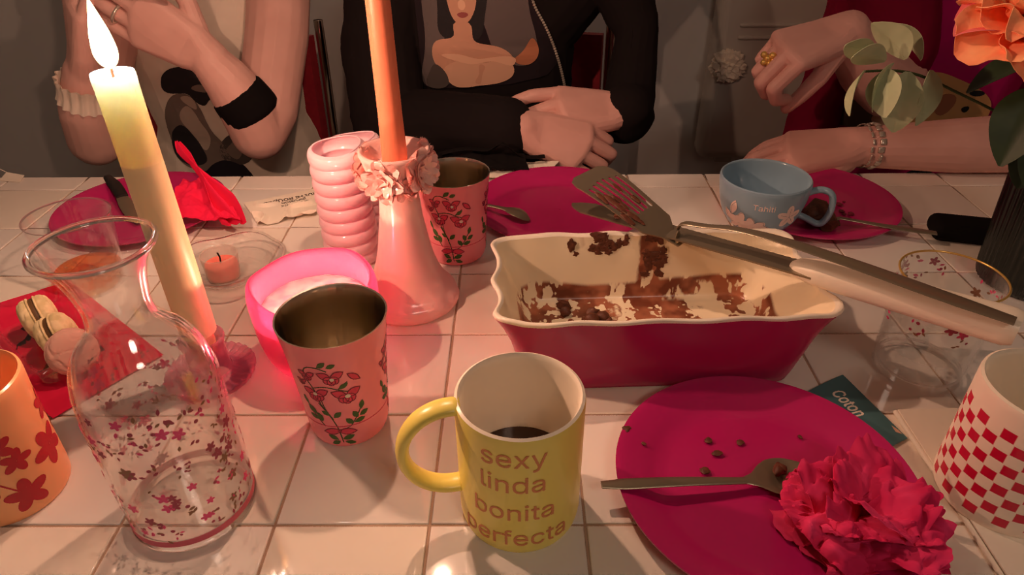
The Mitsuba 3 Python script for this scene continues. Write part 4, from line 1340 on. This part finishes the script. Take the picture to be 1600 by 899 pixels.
# ---------------------------------------------------------------- wall panel and chairs behind the people
pbr('grey_enamel', proc(lambda p, n, uv: mix(lin(190, 187, 180), lin(198, 195, 188), fbm(p.x*5, p.y*5, p.z*5))), .45, .4)
wpn = thing('wall_heater', 'grey metal wall heater with two pressed grooves and rounded lower corners', 'heater')
part(wpn, 'casing', mv(rbox(.50, .070, .72, .026, 12), .690, 1.583, .085), 'grey_enamel', True)
for k, z in enumerate((.040, .014)):
    part(wpn, 'groove', mv(tube([(-.20, 0, 0), (-.195, -.0030, 0), (.195, -.0030, 0), (.20, 0, 0)], .0042, 10), .690, 1.5485, z), 'grey_enamel', True)
for x in (.52, .86):
    part(wpn, 'bracket', box(x-.02, x+.02, 1.600, 1.622, -.30, -.262), 'grey_enamel')
m = trimesh.creation.icosphere(3, .036)
r_ = np.random.default_rng(12)
q = m.vertices/.036
k_ = meshkit.noise(q*3.1, 5)
m.vertices = q*.036*(1-.55*np.abs(2*k_-1)+.10*r_.normal(0, 1, len(q)).clip(-1, 1))[:, None]*np.array([1.2, .45, 1.05])
solo('paper_scrap', mv(m, .473, 1.536, -.044, ry=.4), 'white_paper', 'crumpled white paper stuck on the grey wall heater', 'paper', False)

pbr('red_vinyl', proc(lambda p, n, uv: mix(lin(146, 34, 48), lin(168, 44, 58), fbm(p.x*120, p.y*120, p.z*120))), .4, .5)


def chair(cx, cy, w, label, ztop=.092):
    t = thing('dining_chair', label, 'chair')
    part(t, 'seat', mv(rbox(w-.02, .40, .045, .02, 12), cx, cy-.19, -.330), 'red_vinyl', True)
    P = quad_grid([(cx-w/2+.012, cy, -.13), (cx+w/2-.012, cy, -.13), (cx+w/2-.012, cy+.012, ztop-.012), (cx-w/2+.012, cy+.012, ztop-.012)], 20, 10)
    P[..., 1] += .030*np.sin(np.linspace(0, PI, 20))[:, None]
    part(t, 'backrest', sheet(P, -.024), 'red_vinyl', 40)
    for s in (-1, 1):
        part(t, 'frame_tube', tube(spline([(cx+s*w/2, cy+.012, ztop+.014), (cx+s*w/2, cy+.012, ztop), (cx+s*w/2, cy, -.13), (cx+s*w/2, cy-.005, -.30), (cx+s*w/2, cy+.05, -.742)], 40), .0085, 14), 'chrome', True)
        part(t, 'leg', tube(spline([(cx+s*(w/2-.012), cy-.02, -.340), (cx+s*(w/2-.012), cy-.33, -.343), (cx+s*(w/2-.010), cy-.375, -.38), (cx+s*(w/2-.005), cy-.39, -.742)], 40), .0085, 14), 'chrome', True)


chair(-.563, 1.305, .40, 'red vinyl dining chair behind the person in the white tank top')
chair(-.020, 1.305, .395, 'red vinyl dining chair behind the person in the black jacket')
chair(.800, 1.305, .40, 'red vinyl dining chair behind the person with the gold ring')

# ---------------------------------------------------------------- people
pbr('skin_warm', proc(lambda p, n, uv: mix(lin(206, 160, 150), lin(216, 172, 162), fbm(p.x*40, p.y*40, p.z*40))), .5, .35)
pbr('skin_rosy', proc(lambda p, n, uv: mix(lin(202, 152, 142), lin(214, 166, 156), fbm(p.x*40, p.y*40, p.z*40))), .5, .35)
pbr('hair_dark', C(46, 30, 24), .6, .4)
pbr('white_cotton', proc(lambda p, n, uv: mix(lin(222, 210, 194), lin(232, 220, 206), fbm(p.x*60, p.y*60, p.z*60))), .95, .1)
pbr('dark_denim', C(36, 34, 42), .95, .1)
pbr('black_knit', C(29, 24, 25), .95, .1)
pbr('red_knit', C(112, 12, 44), .95, .1)
pbr('magenta_cotton', C(196, 28, 112), .95, .1)


def ball(p, r, n=20):
    return m3.Manifold.sphere(r, n).translate([float(v) for v in p])


def hull(*spheres, n=20):
    return m3.Manifold.batch_hull([ball(p, r, n) for p, r in spheres])


def chain(pts, n=20):
    return [hull(a, b, n=n) for a, b in zip(pts, pts[1:])]


def fuse(hulls, edge, smooth_it=8):
    m = m3.Manifold.batch_boolean(hulls, m3.OpType.Add).refine_to_length(edge)
    m = tm(m)
    m.merge_vertices()
    trimesh.smoothing.filter_taubin(m, lamb=.5, nu=.53, iterations=smooth_it)
    return m


def hand(wrist, fw, dors, side, curls, thumb, s=1.0, spread=0.0, wr=.019):
    """hulls of a hand. fw: wrist to knuckles, dors: back of the hand, side: +1 or -1 puts the thumb on +/- dors x fw;
    curls: four (mcp, pip, dip) bends; thumb: (out, drop, bend)"""
    x = np.asarray(fw, float)
    x = x/np.linalg.norm(x)
    z = np.asarray(dors, float)
    z = z-(z @ x)*x
    z /= np.linalg.norm(z)
    y = np.cross(z, x)*side
    W = np.asarray(wrist, float)

    def P(a, b, c):
        return W+s*(a*x+b*y+c*z)
    hand.fingers = []
    kn = [(.088, .030, .003), (.092, .010, .006), (.087, -.011, .004), (.078, -.030, .0)]
    out = [hull((P(-.012, 0, 0), wr*s), (P(.022, .018, 0), .0165*s), (P(.022, -.018, 0), .0165*s), n=16),
           hull((P(.022, .018, 0), .0165*s), (P(.022, -.018, 0), .0160*s), *[(P(*k), .0118*s) for k in kn], n=14)]
    lens = [(.043, .025, .019), (.047, .029, .020), (.043, .027, .020), (.034, .020, .018)]
    rad = [.0098, .0100, .0094, .0084]
    for i_, (k, L, r, cu) in enumerate(zip(kn, lens, rad, curls)):
        p = np.array(k)
        ang, fan = 0.0, spread*(1.5-i_)
        pts = [(P(*p), r*1.08*s)]
        for l, c, rr in zip(L, cu, (1.0, .92, .80)):
            ang += c
            p = p+l*np.array([math.cos(ang)*math.cos(fan), math.cos(ang)*math.sin(fan), -math.sin(ang)])
            pts.append((P(*p), r*rr*s))
        hand.fingers.append(pts)
        out += chain(pts, 14)
    o_, dr_, be = thumb
    p0 = np.array([.018, .020, -.006])
    d1 = np.array([math.cos(o_)*math.cos(dr_), math.sin(o_)*math.cos(dr_), -math.sin(dr_)])
    p1 = p0+.040*d1
    o2 = o_-be
    d2 = np.array([math.cos(o2)*math.cos(dr_), math.sin(o2)*math.cos(dr_), -math.sin(dr_)])
    p2 = p1+.032*d2
    o3 = o2-be*.6
    p3 = p2+.024*np.array([math.cos(o3)*math.cos(dr_), math.sin(o3)*math.cos(dr_), -math.sin(dr_)])
    out += chain([(P(*p0), .0150*s), (P(*p1), .0122*s), (P(*p2), .0104*s), (P(*p3), .0084*s)], 14)
    return out


def body_core(cx, cy, lean=0.0, k=1.0, sh=.15):
    """torso, neck, head, hips and legs of a seated person; z = 0 is the table top"""
    c = lambda dx, dy, z: (cx+dx, cy+dy+lean*(.25-z)*-1, z)
    H = [hull((c(-.085, .03, -.205), .085), (c(.085, .03, -.205), .085), (c(-.05*k, .02, -.05), .072*k), (c(.05*k, .02, -.05), .072*k)),
         hull((c(-.05*k, .02, -.05), .072*k), (c(.05*k, .02, -.05), .072*k), (c(-.055*k, .01, .12), .080*k), (c(.055*k, .01, .12), .080*k)),
         hull((c(-.055*k, .01, .12), .079*k), (c(.055*k, .01, .12), .079*k), (c(-sh, .01, .235), .046), (c(sh, .01, .235), .046)),
         hull((c(0, .015, .25), .056), (c(0, 0, .335), .050))]
    hx, hy, hz = c(0, -.02, .43)
    H += [hull(((hx, hy+.012, hz+.03), .088), ((hx, hy-.03, hz-.045), .058), ((hx, hy+.02, hz-.02), .075)),
          hull(((hx, hy-.088, hz-.006), .010), ((hx, hy-.080, hz+.022), .009)),
          hull(((hx-.088, hy+.01, hz), .014), ((hx-.086, hy+.012, hz+.022), .016)), hull(((hx+.088, hy+.01, hz), .014), ((hx+.086, hy+.012, hz+.022), .016)),
          hull(((hx-.02, hy-.082, hz-.042), .008), ((hx+.02, hy-.082, hz-.042), .008))]
    for s in (-1, 1):
        H += chain([((cx+s*.085, cy+.02, -.205), .080), ((cx+s*.11, cy-.38, -.200), .060), ((cx+s*.11, cy-.39, -.215), .056), ((cx+s*.11, cy-.36, -.45), .052), ((cx+s*.10, cy-.33, -.675), .036), ((cx+s*.10, cy-.33, -.715), .033), ((cx+s*.11, cy-.46, -.724), .026)])
    return H, (hx, hy, hz)


def hair_cap(hx, hy, hz, long_=.0):
    m = hull(((hx, hy+.02, hz+.04), .094), ((hx, hy+.045, hz-.02), .080))
    if long_:
        m = m3.Manifold.batch_boolean([m, hull(((hx-.06, hy+.05, hz), .045), ((hx-.07, hy+.06, hz-long_), .035), ((hx+.06, hy+.05, hz), .045), ((hx+.07, hy+.06, hz-long_), .035))], m3.OpType.Add)
    return fuse([m-ball((hx, hy-.085, hz-.025), .080)], .012, 4)


def trousers(cx, cy):
    H = []
    for s in (-1, 1):
        H += chain([((cx+s*.085, cy+.02, -.205), .089), ((cx+s*.11, cy-.385, -.200), .070), ((cx+s*.11, cy-.395, -.215), .066), ((cx+s*.11, cy-.36, -.45), .064), ((cx+s*.10, cy-.33, -.665), .052)])
    H.append(hull(((cx-.085, cy+.03, -.205), .093), ((cx+.085, cy+.03, -.205), .093), ((cx, cy+.02, -.14), .10)))
    return fuse(H, .02, 6)


def wrinkle(m, amp, freq, seed):
    q = m.vertices
    n = meshkit.fbm(q*np.array(freq), 3, seed)
    m.vertices = q+m.vertex_normals*(amp*(1-np.abs(2*n-1)*2.2))[:, None]
    return m


class Front:
    """the height field y(x, z) of the front of a garment, for prints that follow it"""

    def __init__(self, m):
        from scipy.interpolate import LinearNDInterpolator, NearestNDInterpolator
        k = m.vertex_normals[:, 1] < -.25
        v = m.vertices[k]
        self.a, self.b = LinearNDInterpolator(v[:, [0, 2]], v[:, 1]), NearestNDInterpolator(v[:, [0, 2]], v[:, 1])

    def __call__(self, x, z):
        y = self.a(x, z)
        return np.where(np.isnan(y), self.b(x, z), y)

    def lay(self, poly, off):
        m = triangulated(poly, .008)
        v = m.vertices
        return trimesh.Trimesh(np.c_[v[:, 0], self(v[:, 0], v[:, 1])-off, v[:, 1]], m.faces, process=False)


def frame_map(x0, z0, kx, kz):
    """drawing units to metres on a shirt front"""
    return lambda pts: Polygon([(x0+(x-0)*kx, z0-y*kz) for x, y in pts])


def soft(pts, n=60):
    return [tuple(p) for p in spline(pts, n, closed=True)]


flat_col('print_black', (34, 30, 34), .9)
flat_col('print_grey', (120, 106, 98), .9)
flat_col('print_light', (178, 160, 146), .9)
flat_col('print_dim', (74, 66, 64), .9)
flat_col('print_veil', (96, 86, 86), .9)
flat_col('print_skin', (198, 148, 124), .9)
flat_col('print_skin_light', (222, 176, 148), .9)
flat_col('print_drape', (210, 164, 138), .9)
flat_col('print_lip', (150, 78, 76), .9)
flat_col('print_peach', (222, 168, 112), .9)
flat_col('print_peach_dark', (176, 112, 82), .9)
flat_col('print_olive', (112, 98, 82), .9)

# --- person in the white tank top, at the left
p1 = thing('person', 'person in a white printed tank top and black wristband, holding up a phone', 'person')
c1x, c1y = -.515, 1.185
core, hd1 = body_core(c1x, c1y, k=.92, sh=.135)
elbow, wrist = (-.384, .975, .020), (-.424, .958, .132)
arm = chain([((-.365, 1.170, .235), .048), ((-.366, 1.09, .135), .047), ((-.374, 1.005, .045), .044), (elbow, .040)])+chain([(elbow, .040), ((-.390, .968, .062), .041), ((-.405, .962, .100), .034), (wrist, .026)])
h1 = hand((-.428, .957, .140), (-.80, -.06, .58), (.10, -1.0, .0), -1, [(.25, .55, .35), (.15, .5, .3), (.1, .5, .3), (.1, .45, .3)], (.75, .25, .35), 1.0, .05, .024)
fing1 = hand.fingers[2]
elb2, wri2 = (-.648, 1.00, .0), (-.612, .972, .112)
arm2 = chain([((-.612, 1.17, .235), .049), ((-.640, 1.08, .11), .045), (elb2, .039), ((-.636, .985, .05), .037), (wri2, .026)])
h2 = hand((-.608, .970, .120), (.28, -.04, .96), (-.75, -.5, .2), 1, [(.3, .7, .4), (.25, .7, .4), (.25, .7, .4), (.3, .7, .4)], (.7, .25, .3), 1.0, .02, .023)
part(p1, 'body', fuse(core+arm+arm2+h1+h2, .0058, 8), 'skin_warm', True)
part(p1, 'hair', hair_cap(*hd1, .18), 'hair_dark', True)
sh1 = fuse([hull(((c1x-.085, c1y+.03, -.20), .095), ((c1x+.085, c1y+.03, -.20), .095), ((c1x-.050, c1y+.02, -.05), .080), ((c1x+.050, c1y+.02, -.05), .080)),
            hull(((c1x-.050, c1y+.02, -.05), .080), ((c1x+.050, c1y+.02, -.05), .080), ((c1x-.054, c1y, .12), .088), ((c1x+.054, c1y, .12), .088)),
            hull(((c1x-.054, c1y, .12), .087), ((c1x+.054, c1y, .12), .087), ((c1x-.075, c1y+.01, .225), .052), ((c1x+.075, c1y+.01, .225), .052))], .010, 6)
sh1 = wrinkle(sh1, .0022, (14, 14, 22), 3)
k1 = part(p1, 'tank_top', sh1, 'white_cotton', True, label='white tank top')
f1 = Front(sh1)
mp = frame_map(-.5800, .190, .001045, .00098)


def pr1(pts):
    return mp([(x-245, y-0) for x, y in pts])


for nm_, pts, b, off in (('shirt_print', [(246, 172), (262, 158), (285, 158), (296, 185), (300, 215), (308, 238), (322, 262), (318, 285), (236, 285), (226, 240)], 'print_grey', .0016),
                         ('shirt_print', [(262, 190), (276, 178), (288, 205), (296, 240), (284, 262), (270, 235)], 'print_light', .0020),
                         ('shirt_print', [(238, 225), (256, 214), (272, 240), (278, 285), (240, 285)], 'print_black', .0022),
                         ('shirt_print', [(306, 262), (322, 238), (344, 218), (354, 196), (370, 206), (366, 236), (350, 285), (312, 285)], 'print_dim', .0016),
                         ('shirt_print', [(318, 264), (334, 244), (350, 226), (356, 236), (346, 262), (330, 280)], 'print_grey', .0020),
                         ('shirt_print', [(342, 178), (338, 164), (346, 158), (356, 164), (364, 188), (358, 200), (346, 194)], 'print_light', .0018),
                         ('shirt_print', [(248, 152), (252, 128), (272, 112), (296, 110), (318, 124), (332, 146), (334, 160), (318, 166), (304, 178), (294, 172), (286, 158), (262, 156)], 'print_black', .0019),
                         ('shirt_print', [(294, 146), (304, 140), (318, 144), (320, 150), (304, 152)], 'print_grey', .0024),
                         ('shirt_print', [(272, 162), (284, 160), (292, 178), (290, 184), (280, 178)], 'print_light', .0024)):
    part(p1, nm_, f1.lay(pr1(soft(pts)), off), b, True)
part(p1, 'trousers', trousers(c1x, c1y), 'dark_denim', True)
d_ = np.array(wrist)-np.array((-.390, .968, .062))
d_ /= np.linalg.norm(d_)
bandc = np.array([-.391, .9675, .068])
part(p1, 'wristband', tube(np.array([bandc+d_*t for t in np.linspace(-.024, .024, 9)]), [.036, .0415, .0422, .0418, .0412, .0405, .0398, .0388, .034], 30), 'black_cloth', True, label='wide black wristband')
ra, rb_ = fing1[0][0], fing1[1][0]
rc = ra*.45+rb_*.55
d_ = (rb_-ra)/np.linalg.norm(rb_-ra)
a = np.linspace(0, 2*PI, 30, endpoint=False)
e_a = np.cross(d_, [0, 1.0, .3])
e_a /= np.linalg.norm(e_a)
e_b = np.cross(d_, e_a)
part(p1, 'finger_ring', tube(np.array([rc+.0128*math.cos(t)*e_a+.0128*math.sin(t)*e_b for t in a]), .0022, 8, closed=True), 'silver', True, label='silver ring')
th = np.linspace(0, 2*PI, 90, endpoint=False)
zz_ = np.linspace(-.018, .018, 8)
da = np.array(wri2)-np.array((-.636, .985, .05))
da /= np.linalg.norm(da)
ea = np.cross(da, [0, 1.0, 0])
ea /= np.linalg.norm(ea)
eb = np.cross(da, ea)
cc = np.array((-.6225, .9775, .084))
P = np.array([[cc+da*z+(.0335+.0022*np.sin(t*17)+.003*(z/.018)**2)*(ea*math.cos(t)+eb*math.sin(t)) for z in zz_] for t in th])
m = grid_mesh(P, close_u=True)
part(p1, 'ruffled_cuff', cat(m, trimesh.Trimesh(m.vertices-m.vertex_normals*.0012, m.faces[:, ::-1], process=False)), 'white_cotton', True, label='white ruffled band')
ph = thing('phone', 'dark phone held up by the person in the white tank top', 'phone')
part(ph, 'case', mv(rbox(.150, .009, .072, .004, 8), -.505, .925, .262, ry=.10), 'black_plastic', True)
part(ph, 'screen', mv(rbox(.142, .0006, .066, .0002, 6), -.505, .9298, .262, ry=.10), 'dark_glass', False)

# --- person in the black jacket, in the middle
p2 = thing('person', 'person in a black zip jacket, hands clasped at the table edge', 'person')
c2x, c2y = -.030, 1.165
core, hd2 = body_core(c2x-.012, c2y+.014, k=.80, sh=.13)
eL, wL = (-.200, 1.035, .010), (.010, .920, .043)
eR, wR = (.170, 1.030, .022), (.154, .976, .049)
armL = chain([((-.195, 1.165, .235), .045), ((-.208, 1.09, .115), .042), (eL, .038), ((-.08, .985, .024), .036), (wL, .027)])
armR = chain([((.150, 1.16, .235), .042), ((.190, 1.10, .130), .022), ((.166, 1.030, .024), .029), ((.165, 1.00, .036), .028), (wR, .026)])
hL = hand((.012, .918, .044), (.95, -.02, -.31), (.14, -.72, .68), 1, [(.45, 1.0, .7), (.40, 1.1, .8), (.40, 1.1, .8), (.45, 1.1, .8)], (.50, .2, .35), .98, .0, .025)
hR = hand((.152, .976, .050), (-.95, -.24, .08), (.10, -.55, .83), -1, [(.12, .42, .25), (.55, 1.0, .6), (.60, 1.1, .7), (.65, 1.1, .7)], (.25, -.05, .15), .98, .0, .025)
part(p2, 'body', fuse(core+armL+armR+hL+hR, .0058, 8), 'skin_rosy', True)
part(p2, 'hair', hair_cap(*hd2), 'hair_dark', True)
jt = [hull(((c2x-.085, c2y+.03, -.20), .100), ((c2x+.085, c2y+.03, -.20), .100), ((c2x-.055, c2y+.02, -.03), .092), ((c2x+.050, c2y+.02, -.03), .092)),
      hull(((c2x-.060, c2y+.02, -.03), .094), ((c2x+.040, c2y+.02, -.03), .084), ((c2x-.072, c2y, .12), .105), ((c2x+.042, c2y, .10), .084)),
      hull(((c2x-.072, c2y, .12), .104), ((c2x+.042, c2y, .13), .084), ((c2x-.155, c2y, .235), .068), ((c2x+.150, c2y, .235), .064), ((c2x, c2y+.02, .27), .07))]
jL = chain([((-.190, 1.16, .235), .068), ((-.208, 1.09, .115), .060), (eL, .054), ((-.09, .984, .024), .049), ((-.014, .928, .0420), .042)])
jR = chain([((.146, 1.16, .240), .058), ((.191, 1.10, .130), .030), (eR, .042), ((.166, 1.00, .032), .042), ((.163, .986, .0470), .037)])
jm = wrinkle(fuse(jt+jL+jR, .010, 8), .0035, (11, 11, 16), 9)
part(p2, 'jacket', jm, 'black_knit', True, label='black zip jacket')
f2 = Front(fuse(jt, .010, 8))
mp2 = frame_map(-.1300, .190, .001010, .00094)


def pr2(pts):
    return mp2([(x-670, y) for x, y in pts])


pbr('shirt_dark', C(40, 33, 38), .95, .1)
part(p2, 'shirt', f2.lay(pr2([(650, -30), (654, 60), (655, 142), (700, 142), (790, 140), (850, 128), (866, 110), (846, 50), (824, 10), (818, -30)]), .0050), 'shirt_dark', True, label='dark printed shirt')
for pts, b, off in (([(676, -25), (664, 40), (658, 100), (657, 138), (690, 139), (694, 60), (702, -25)], 'print_veil', .0056),
                    ([(748, -25), (756, 50), (782, 100), (826, 104), (830, 60), (820, 20), (806, -25)], 'print_veil', .0056),
                    ([(692, -30), (685, 20), (688, 52), (704, 62), (746, 60), (754, 30), (752, -30)], 'print_black', .0062),
                    ([(708, 38), (708, 54), (682, 62), (674, 80), (680, 104), (700, 120), (740, 124), (782, 116), (796, 100), (770, 74), (736, 60), (732, 38)], 'print_skin', .0068),
                    ([(700, 8), (698, -18), (720, -32), (740, -18), (742, 8), (734, 30), (721, 40), (708, 30)], 'print_skin', .0074),
                    ([(690, 108), (706, 96), (728, 94), (752, 100), (776, 96), (794, 104), (796, 122), (780, 134), (740, 139), (706, 138), (694, 126)], 'print_drape', .0074),
                    ([(688, 84), (706, 82), (740, 92), (778, 90), (800, 98), (798, 104), (770, 99), (738, 101), (704, 92)], 'print_skin_light', .0080),
                    ([(746, 102), (751, 104), (748, 120), (742, 136), (738, 134), (743, 118)], 'print_skin', .0080),
                    ([(676, 100), (690, 110), (692, 138), (662, 138), (668, 112)], 'print_dim', .0078),
                    ([(797, 98), (812, 82), (825, 64), (834, 78), (831, 98), (814, 107)], 'print_peach_dark', .0074),
                    ([(718, 4), (722, 4), (725, 16), (721, 18), (717, 16)], 'print_skin_light', .0080),
                    ([(714, 24), (722, 21), (730, 24), (722, 29)], 'print_lip', .0080),
                    ([(702, -6), (710, -9), (716, -5), (709, -3)], 'print_black', .0080), ([(726, -5), (733, -9), (740, -6), (733, -3)], 'print_black', .0080)):
    part(p2, 'shirt_print', f2.lay(pr2(soft(pts)), off), b, True)
zl = spline([(820, -25), (826, 10), (842, 42), (858, 80), (870, 118), (880, 160)], 90)
zp = np.array([(-.130+(x-670)*.00101, .190-y*.00094) for x, y in zl])
part(p2, 'zip', tube(np.c_[zp[:, 0], f2(zp[:, 0], zp[:, 1])-.0065, zp[:, 1]], np.where(np.arange(90) % 2, .0016, .0026), 8), 'silver', False, label='silver zip along the jacket edge')
part(p2, 'trousers', trousers(c2x, c2y), 'dark_denim', True)

# --- person at the right
p3 = thing('person', 'person in a red cardigan with a gold ring and a chain bracelet', 'person')
c3x, c3y = .705, 1.175
core, hd3 = body_core(c3x, c3y, k=.95, sh=.14)
eA, wA = (.790, .880, .044), (.468, .880, .031)
armA = chain([((.865, 1.165, .235), .052), ((.850, 1.06, .13), .050), (eA, .042), ((.70, .868, .041), .040), ((.59, .868, .037), .036), (wA, .027)])
hA = hand((.464, .881, .031), (-.985, -.02, -.12), (.0, -.35, .93), 1, [(.22, .35, .2), (.25, .4, .25), (.28, .45, .3), (.3, .45, .3)], (.45, .15, .25), 1.0, .03, .026)
eB, wB = (.560, 1.010, .072), (.448, .958, .160)
armB = chain([((.565, 1.165, .235), .052), ((.575, 1.09, .14), .050), (eB, .046), ((.505, .985, .108), .042), (wB, .031)])
hB = hand((.440, .955, .162), (-.86, -.30, -.18), (-.12, -.40, .91), 1, [(.75, 1.25, .8), (.80, 1.3, .8), (.85, 1.3, .8), (.9, 1.3, .8)], (.38, .75, .3), .99, .0, .028)
fing3 = hand.fingers[2]
part(p3, 'body', fuse(core+armA+armB+hA+hB, .0058, 8), 'skin_rosy', True)
part(p3, 'hair', hair_cap(*hd3), 'hair_dark', True)
sh3 = fuse([hull(((c3x-.085, c3y+.03, -.20), .098), ((c3x+.085, c3y+.03, -.20), .098), ((c3x-.066, c3y+.02, -.05), .092), ((c3x+.066, c3y+.02, -.05), .092)),
            hull(((c3x-.066, c3y+.02, -.05), .092), ((c3x+.066, c3y+.02, -.05), .092), ((c3x-.075, c3y, .12), .102), ((c3x+.075, c3y, .12), .102)),
            hull(((c3x-.075, c3y, .12), .102), ((c3x+.075, c3y, .12), .102), ((c3x-.14, c3y+.01, .235), .058), ((c3x+.14, c3y+.01, .235), .058))], .010, 6)
part(p3, 'shirt', sh3, 'magenta_cotton', True, label='magenta printed shirt')
f3 = Front(sh3)
mp3 = frame_map(.5150, .180, .00103, .00095)


def pr3(pts):
    return mp3([(x-1330, y) for x, y in pts])


for pts, b, off in (([(1322, 200), (1340, 166), (1372, 158), (1412, 170), (1420, 205)], 'print_olive', .0030),
                    ([(1412, 180), (1434, 130), (1462, 112), (1506, 122), (1556, 146), (1580, 170), (1580, 210), (1410, 210)], 'print_peach', .0032),
                    ([(1436, 150), (1456, 148), (1480, 158), (1500, 150), (1520, 158), (1508, 190), (1480, 172), (1450, 175), (1438, 165)], 'print_peach_dark', .0038),
                    ([(1408, 205), (1412, 178), (1424, 158), (1436, 166), (1438, 190), (1446, 205)], 'print_skin_light', .0044),
                    ([(1536, 148), (1550, 144), (1560, 150), (1546, 154)], 'print_black', .0044), ([(1536, 176), (1546, 174), (1544, 184)], 'print_black', .0044)):
    part(p3, 'shirt_print', f3.lay(pr3(soft(pts)), off), b, True)
cl = chain([((.565, 1.17, .245), .062), ((.570, 1.09, .175), .058), ((.566, 1.040, .120), .054)])+chain([((.565, 1.172, .21), .050), ((.532, 1.150, .06), .040), ((.508, 1.150, -.10), .040), ((.520, 1.15, -.22), .052)])
part(p3, 'cardigan', wrinkle(fuse(cl, .010, 6), .004, (11, 11, 14), 4), 'red_knit', True, label='dark red cardigan, left front and sleeve')
cl = chain([((.868, 1.17, .235), .066), ((.858, 1.06, .14), .064), ((.818, .945, .070), .056)])+chain([((.865, 1.165, .21), .066), ((.885, 1.15, .0), .060), ((.880, 1.15, -.22), .070)])
part(p3, 'cardigan', wrinkle(fuse(cl, .010, 6), .004, (11, 11, 14), 5), 'red_knit', True, label='dark red cardigan, right front and sleeve')
part(p3, 'trousers', trousers(c3x, c3y), 'dark_denim', True)
a = np.linspace(0, 2*PI, 40, endpoint=False)
for dx_, rr in ((.0, .0312), (-.012, .0306)):
    for k in range(18):
        t0, t1 = 2*PI*k/18, 2*PI*(k+.72)/18
        tt = np.linspace(t0, t1, 5)
        ring_p = np.array([[.484+dx_+.0012*math.sin(k*2.1), .8805+rr*math.cos(t), .0325+rr*math.sin(t)*.95] for t in tt])
        part(p3, 'bracelet_link', tube(ring_p, .0018 if dx_ else .0042, 8, flat=.45), 'silver', True)
rg_c = fing3[1][0]*.55+fing3[0][0]*.45+np.array([-.006, -.009, .004])
part(p3, 'gold_ring', cat(*[mv(trimesh.creation.icosphere(2, r), *(rg_c+np.array(o_))) for r, o_ in ((.0052, (0, 0, 0)), (.0048, (.006, -.001, .004)), (.0045, (-.005, .001, .005)), (.0045, (.003, -.002, -.006)), (.0042, (-.004, 0, -.005)), (.0045, (.008, 0, -.002)))]), 'gold', True, label='chunky gold ring')
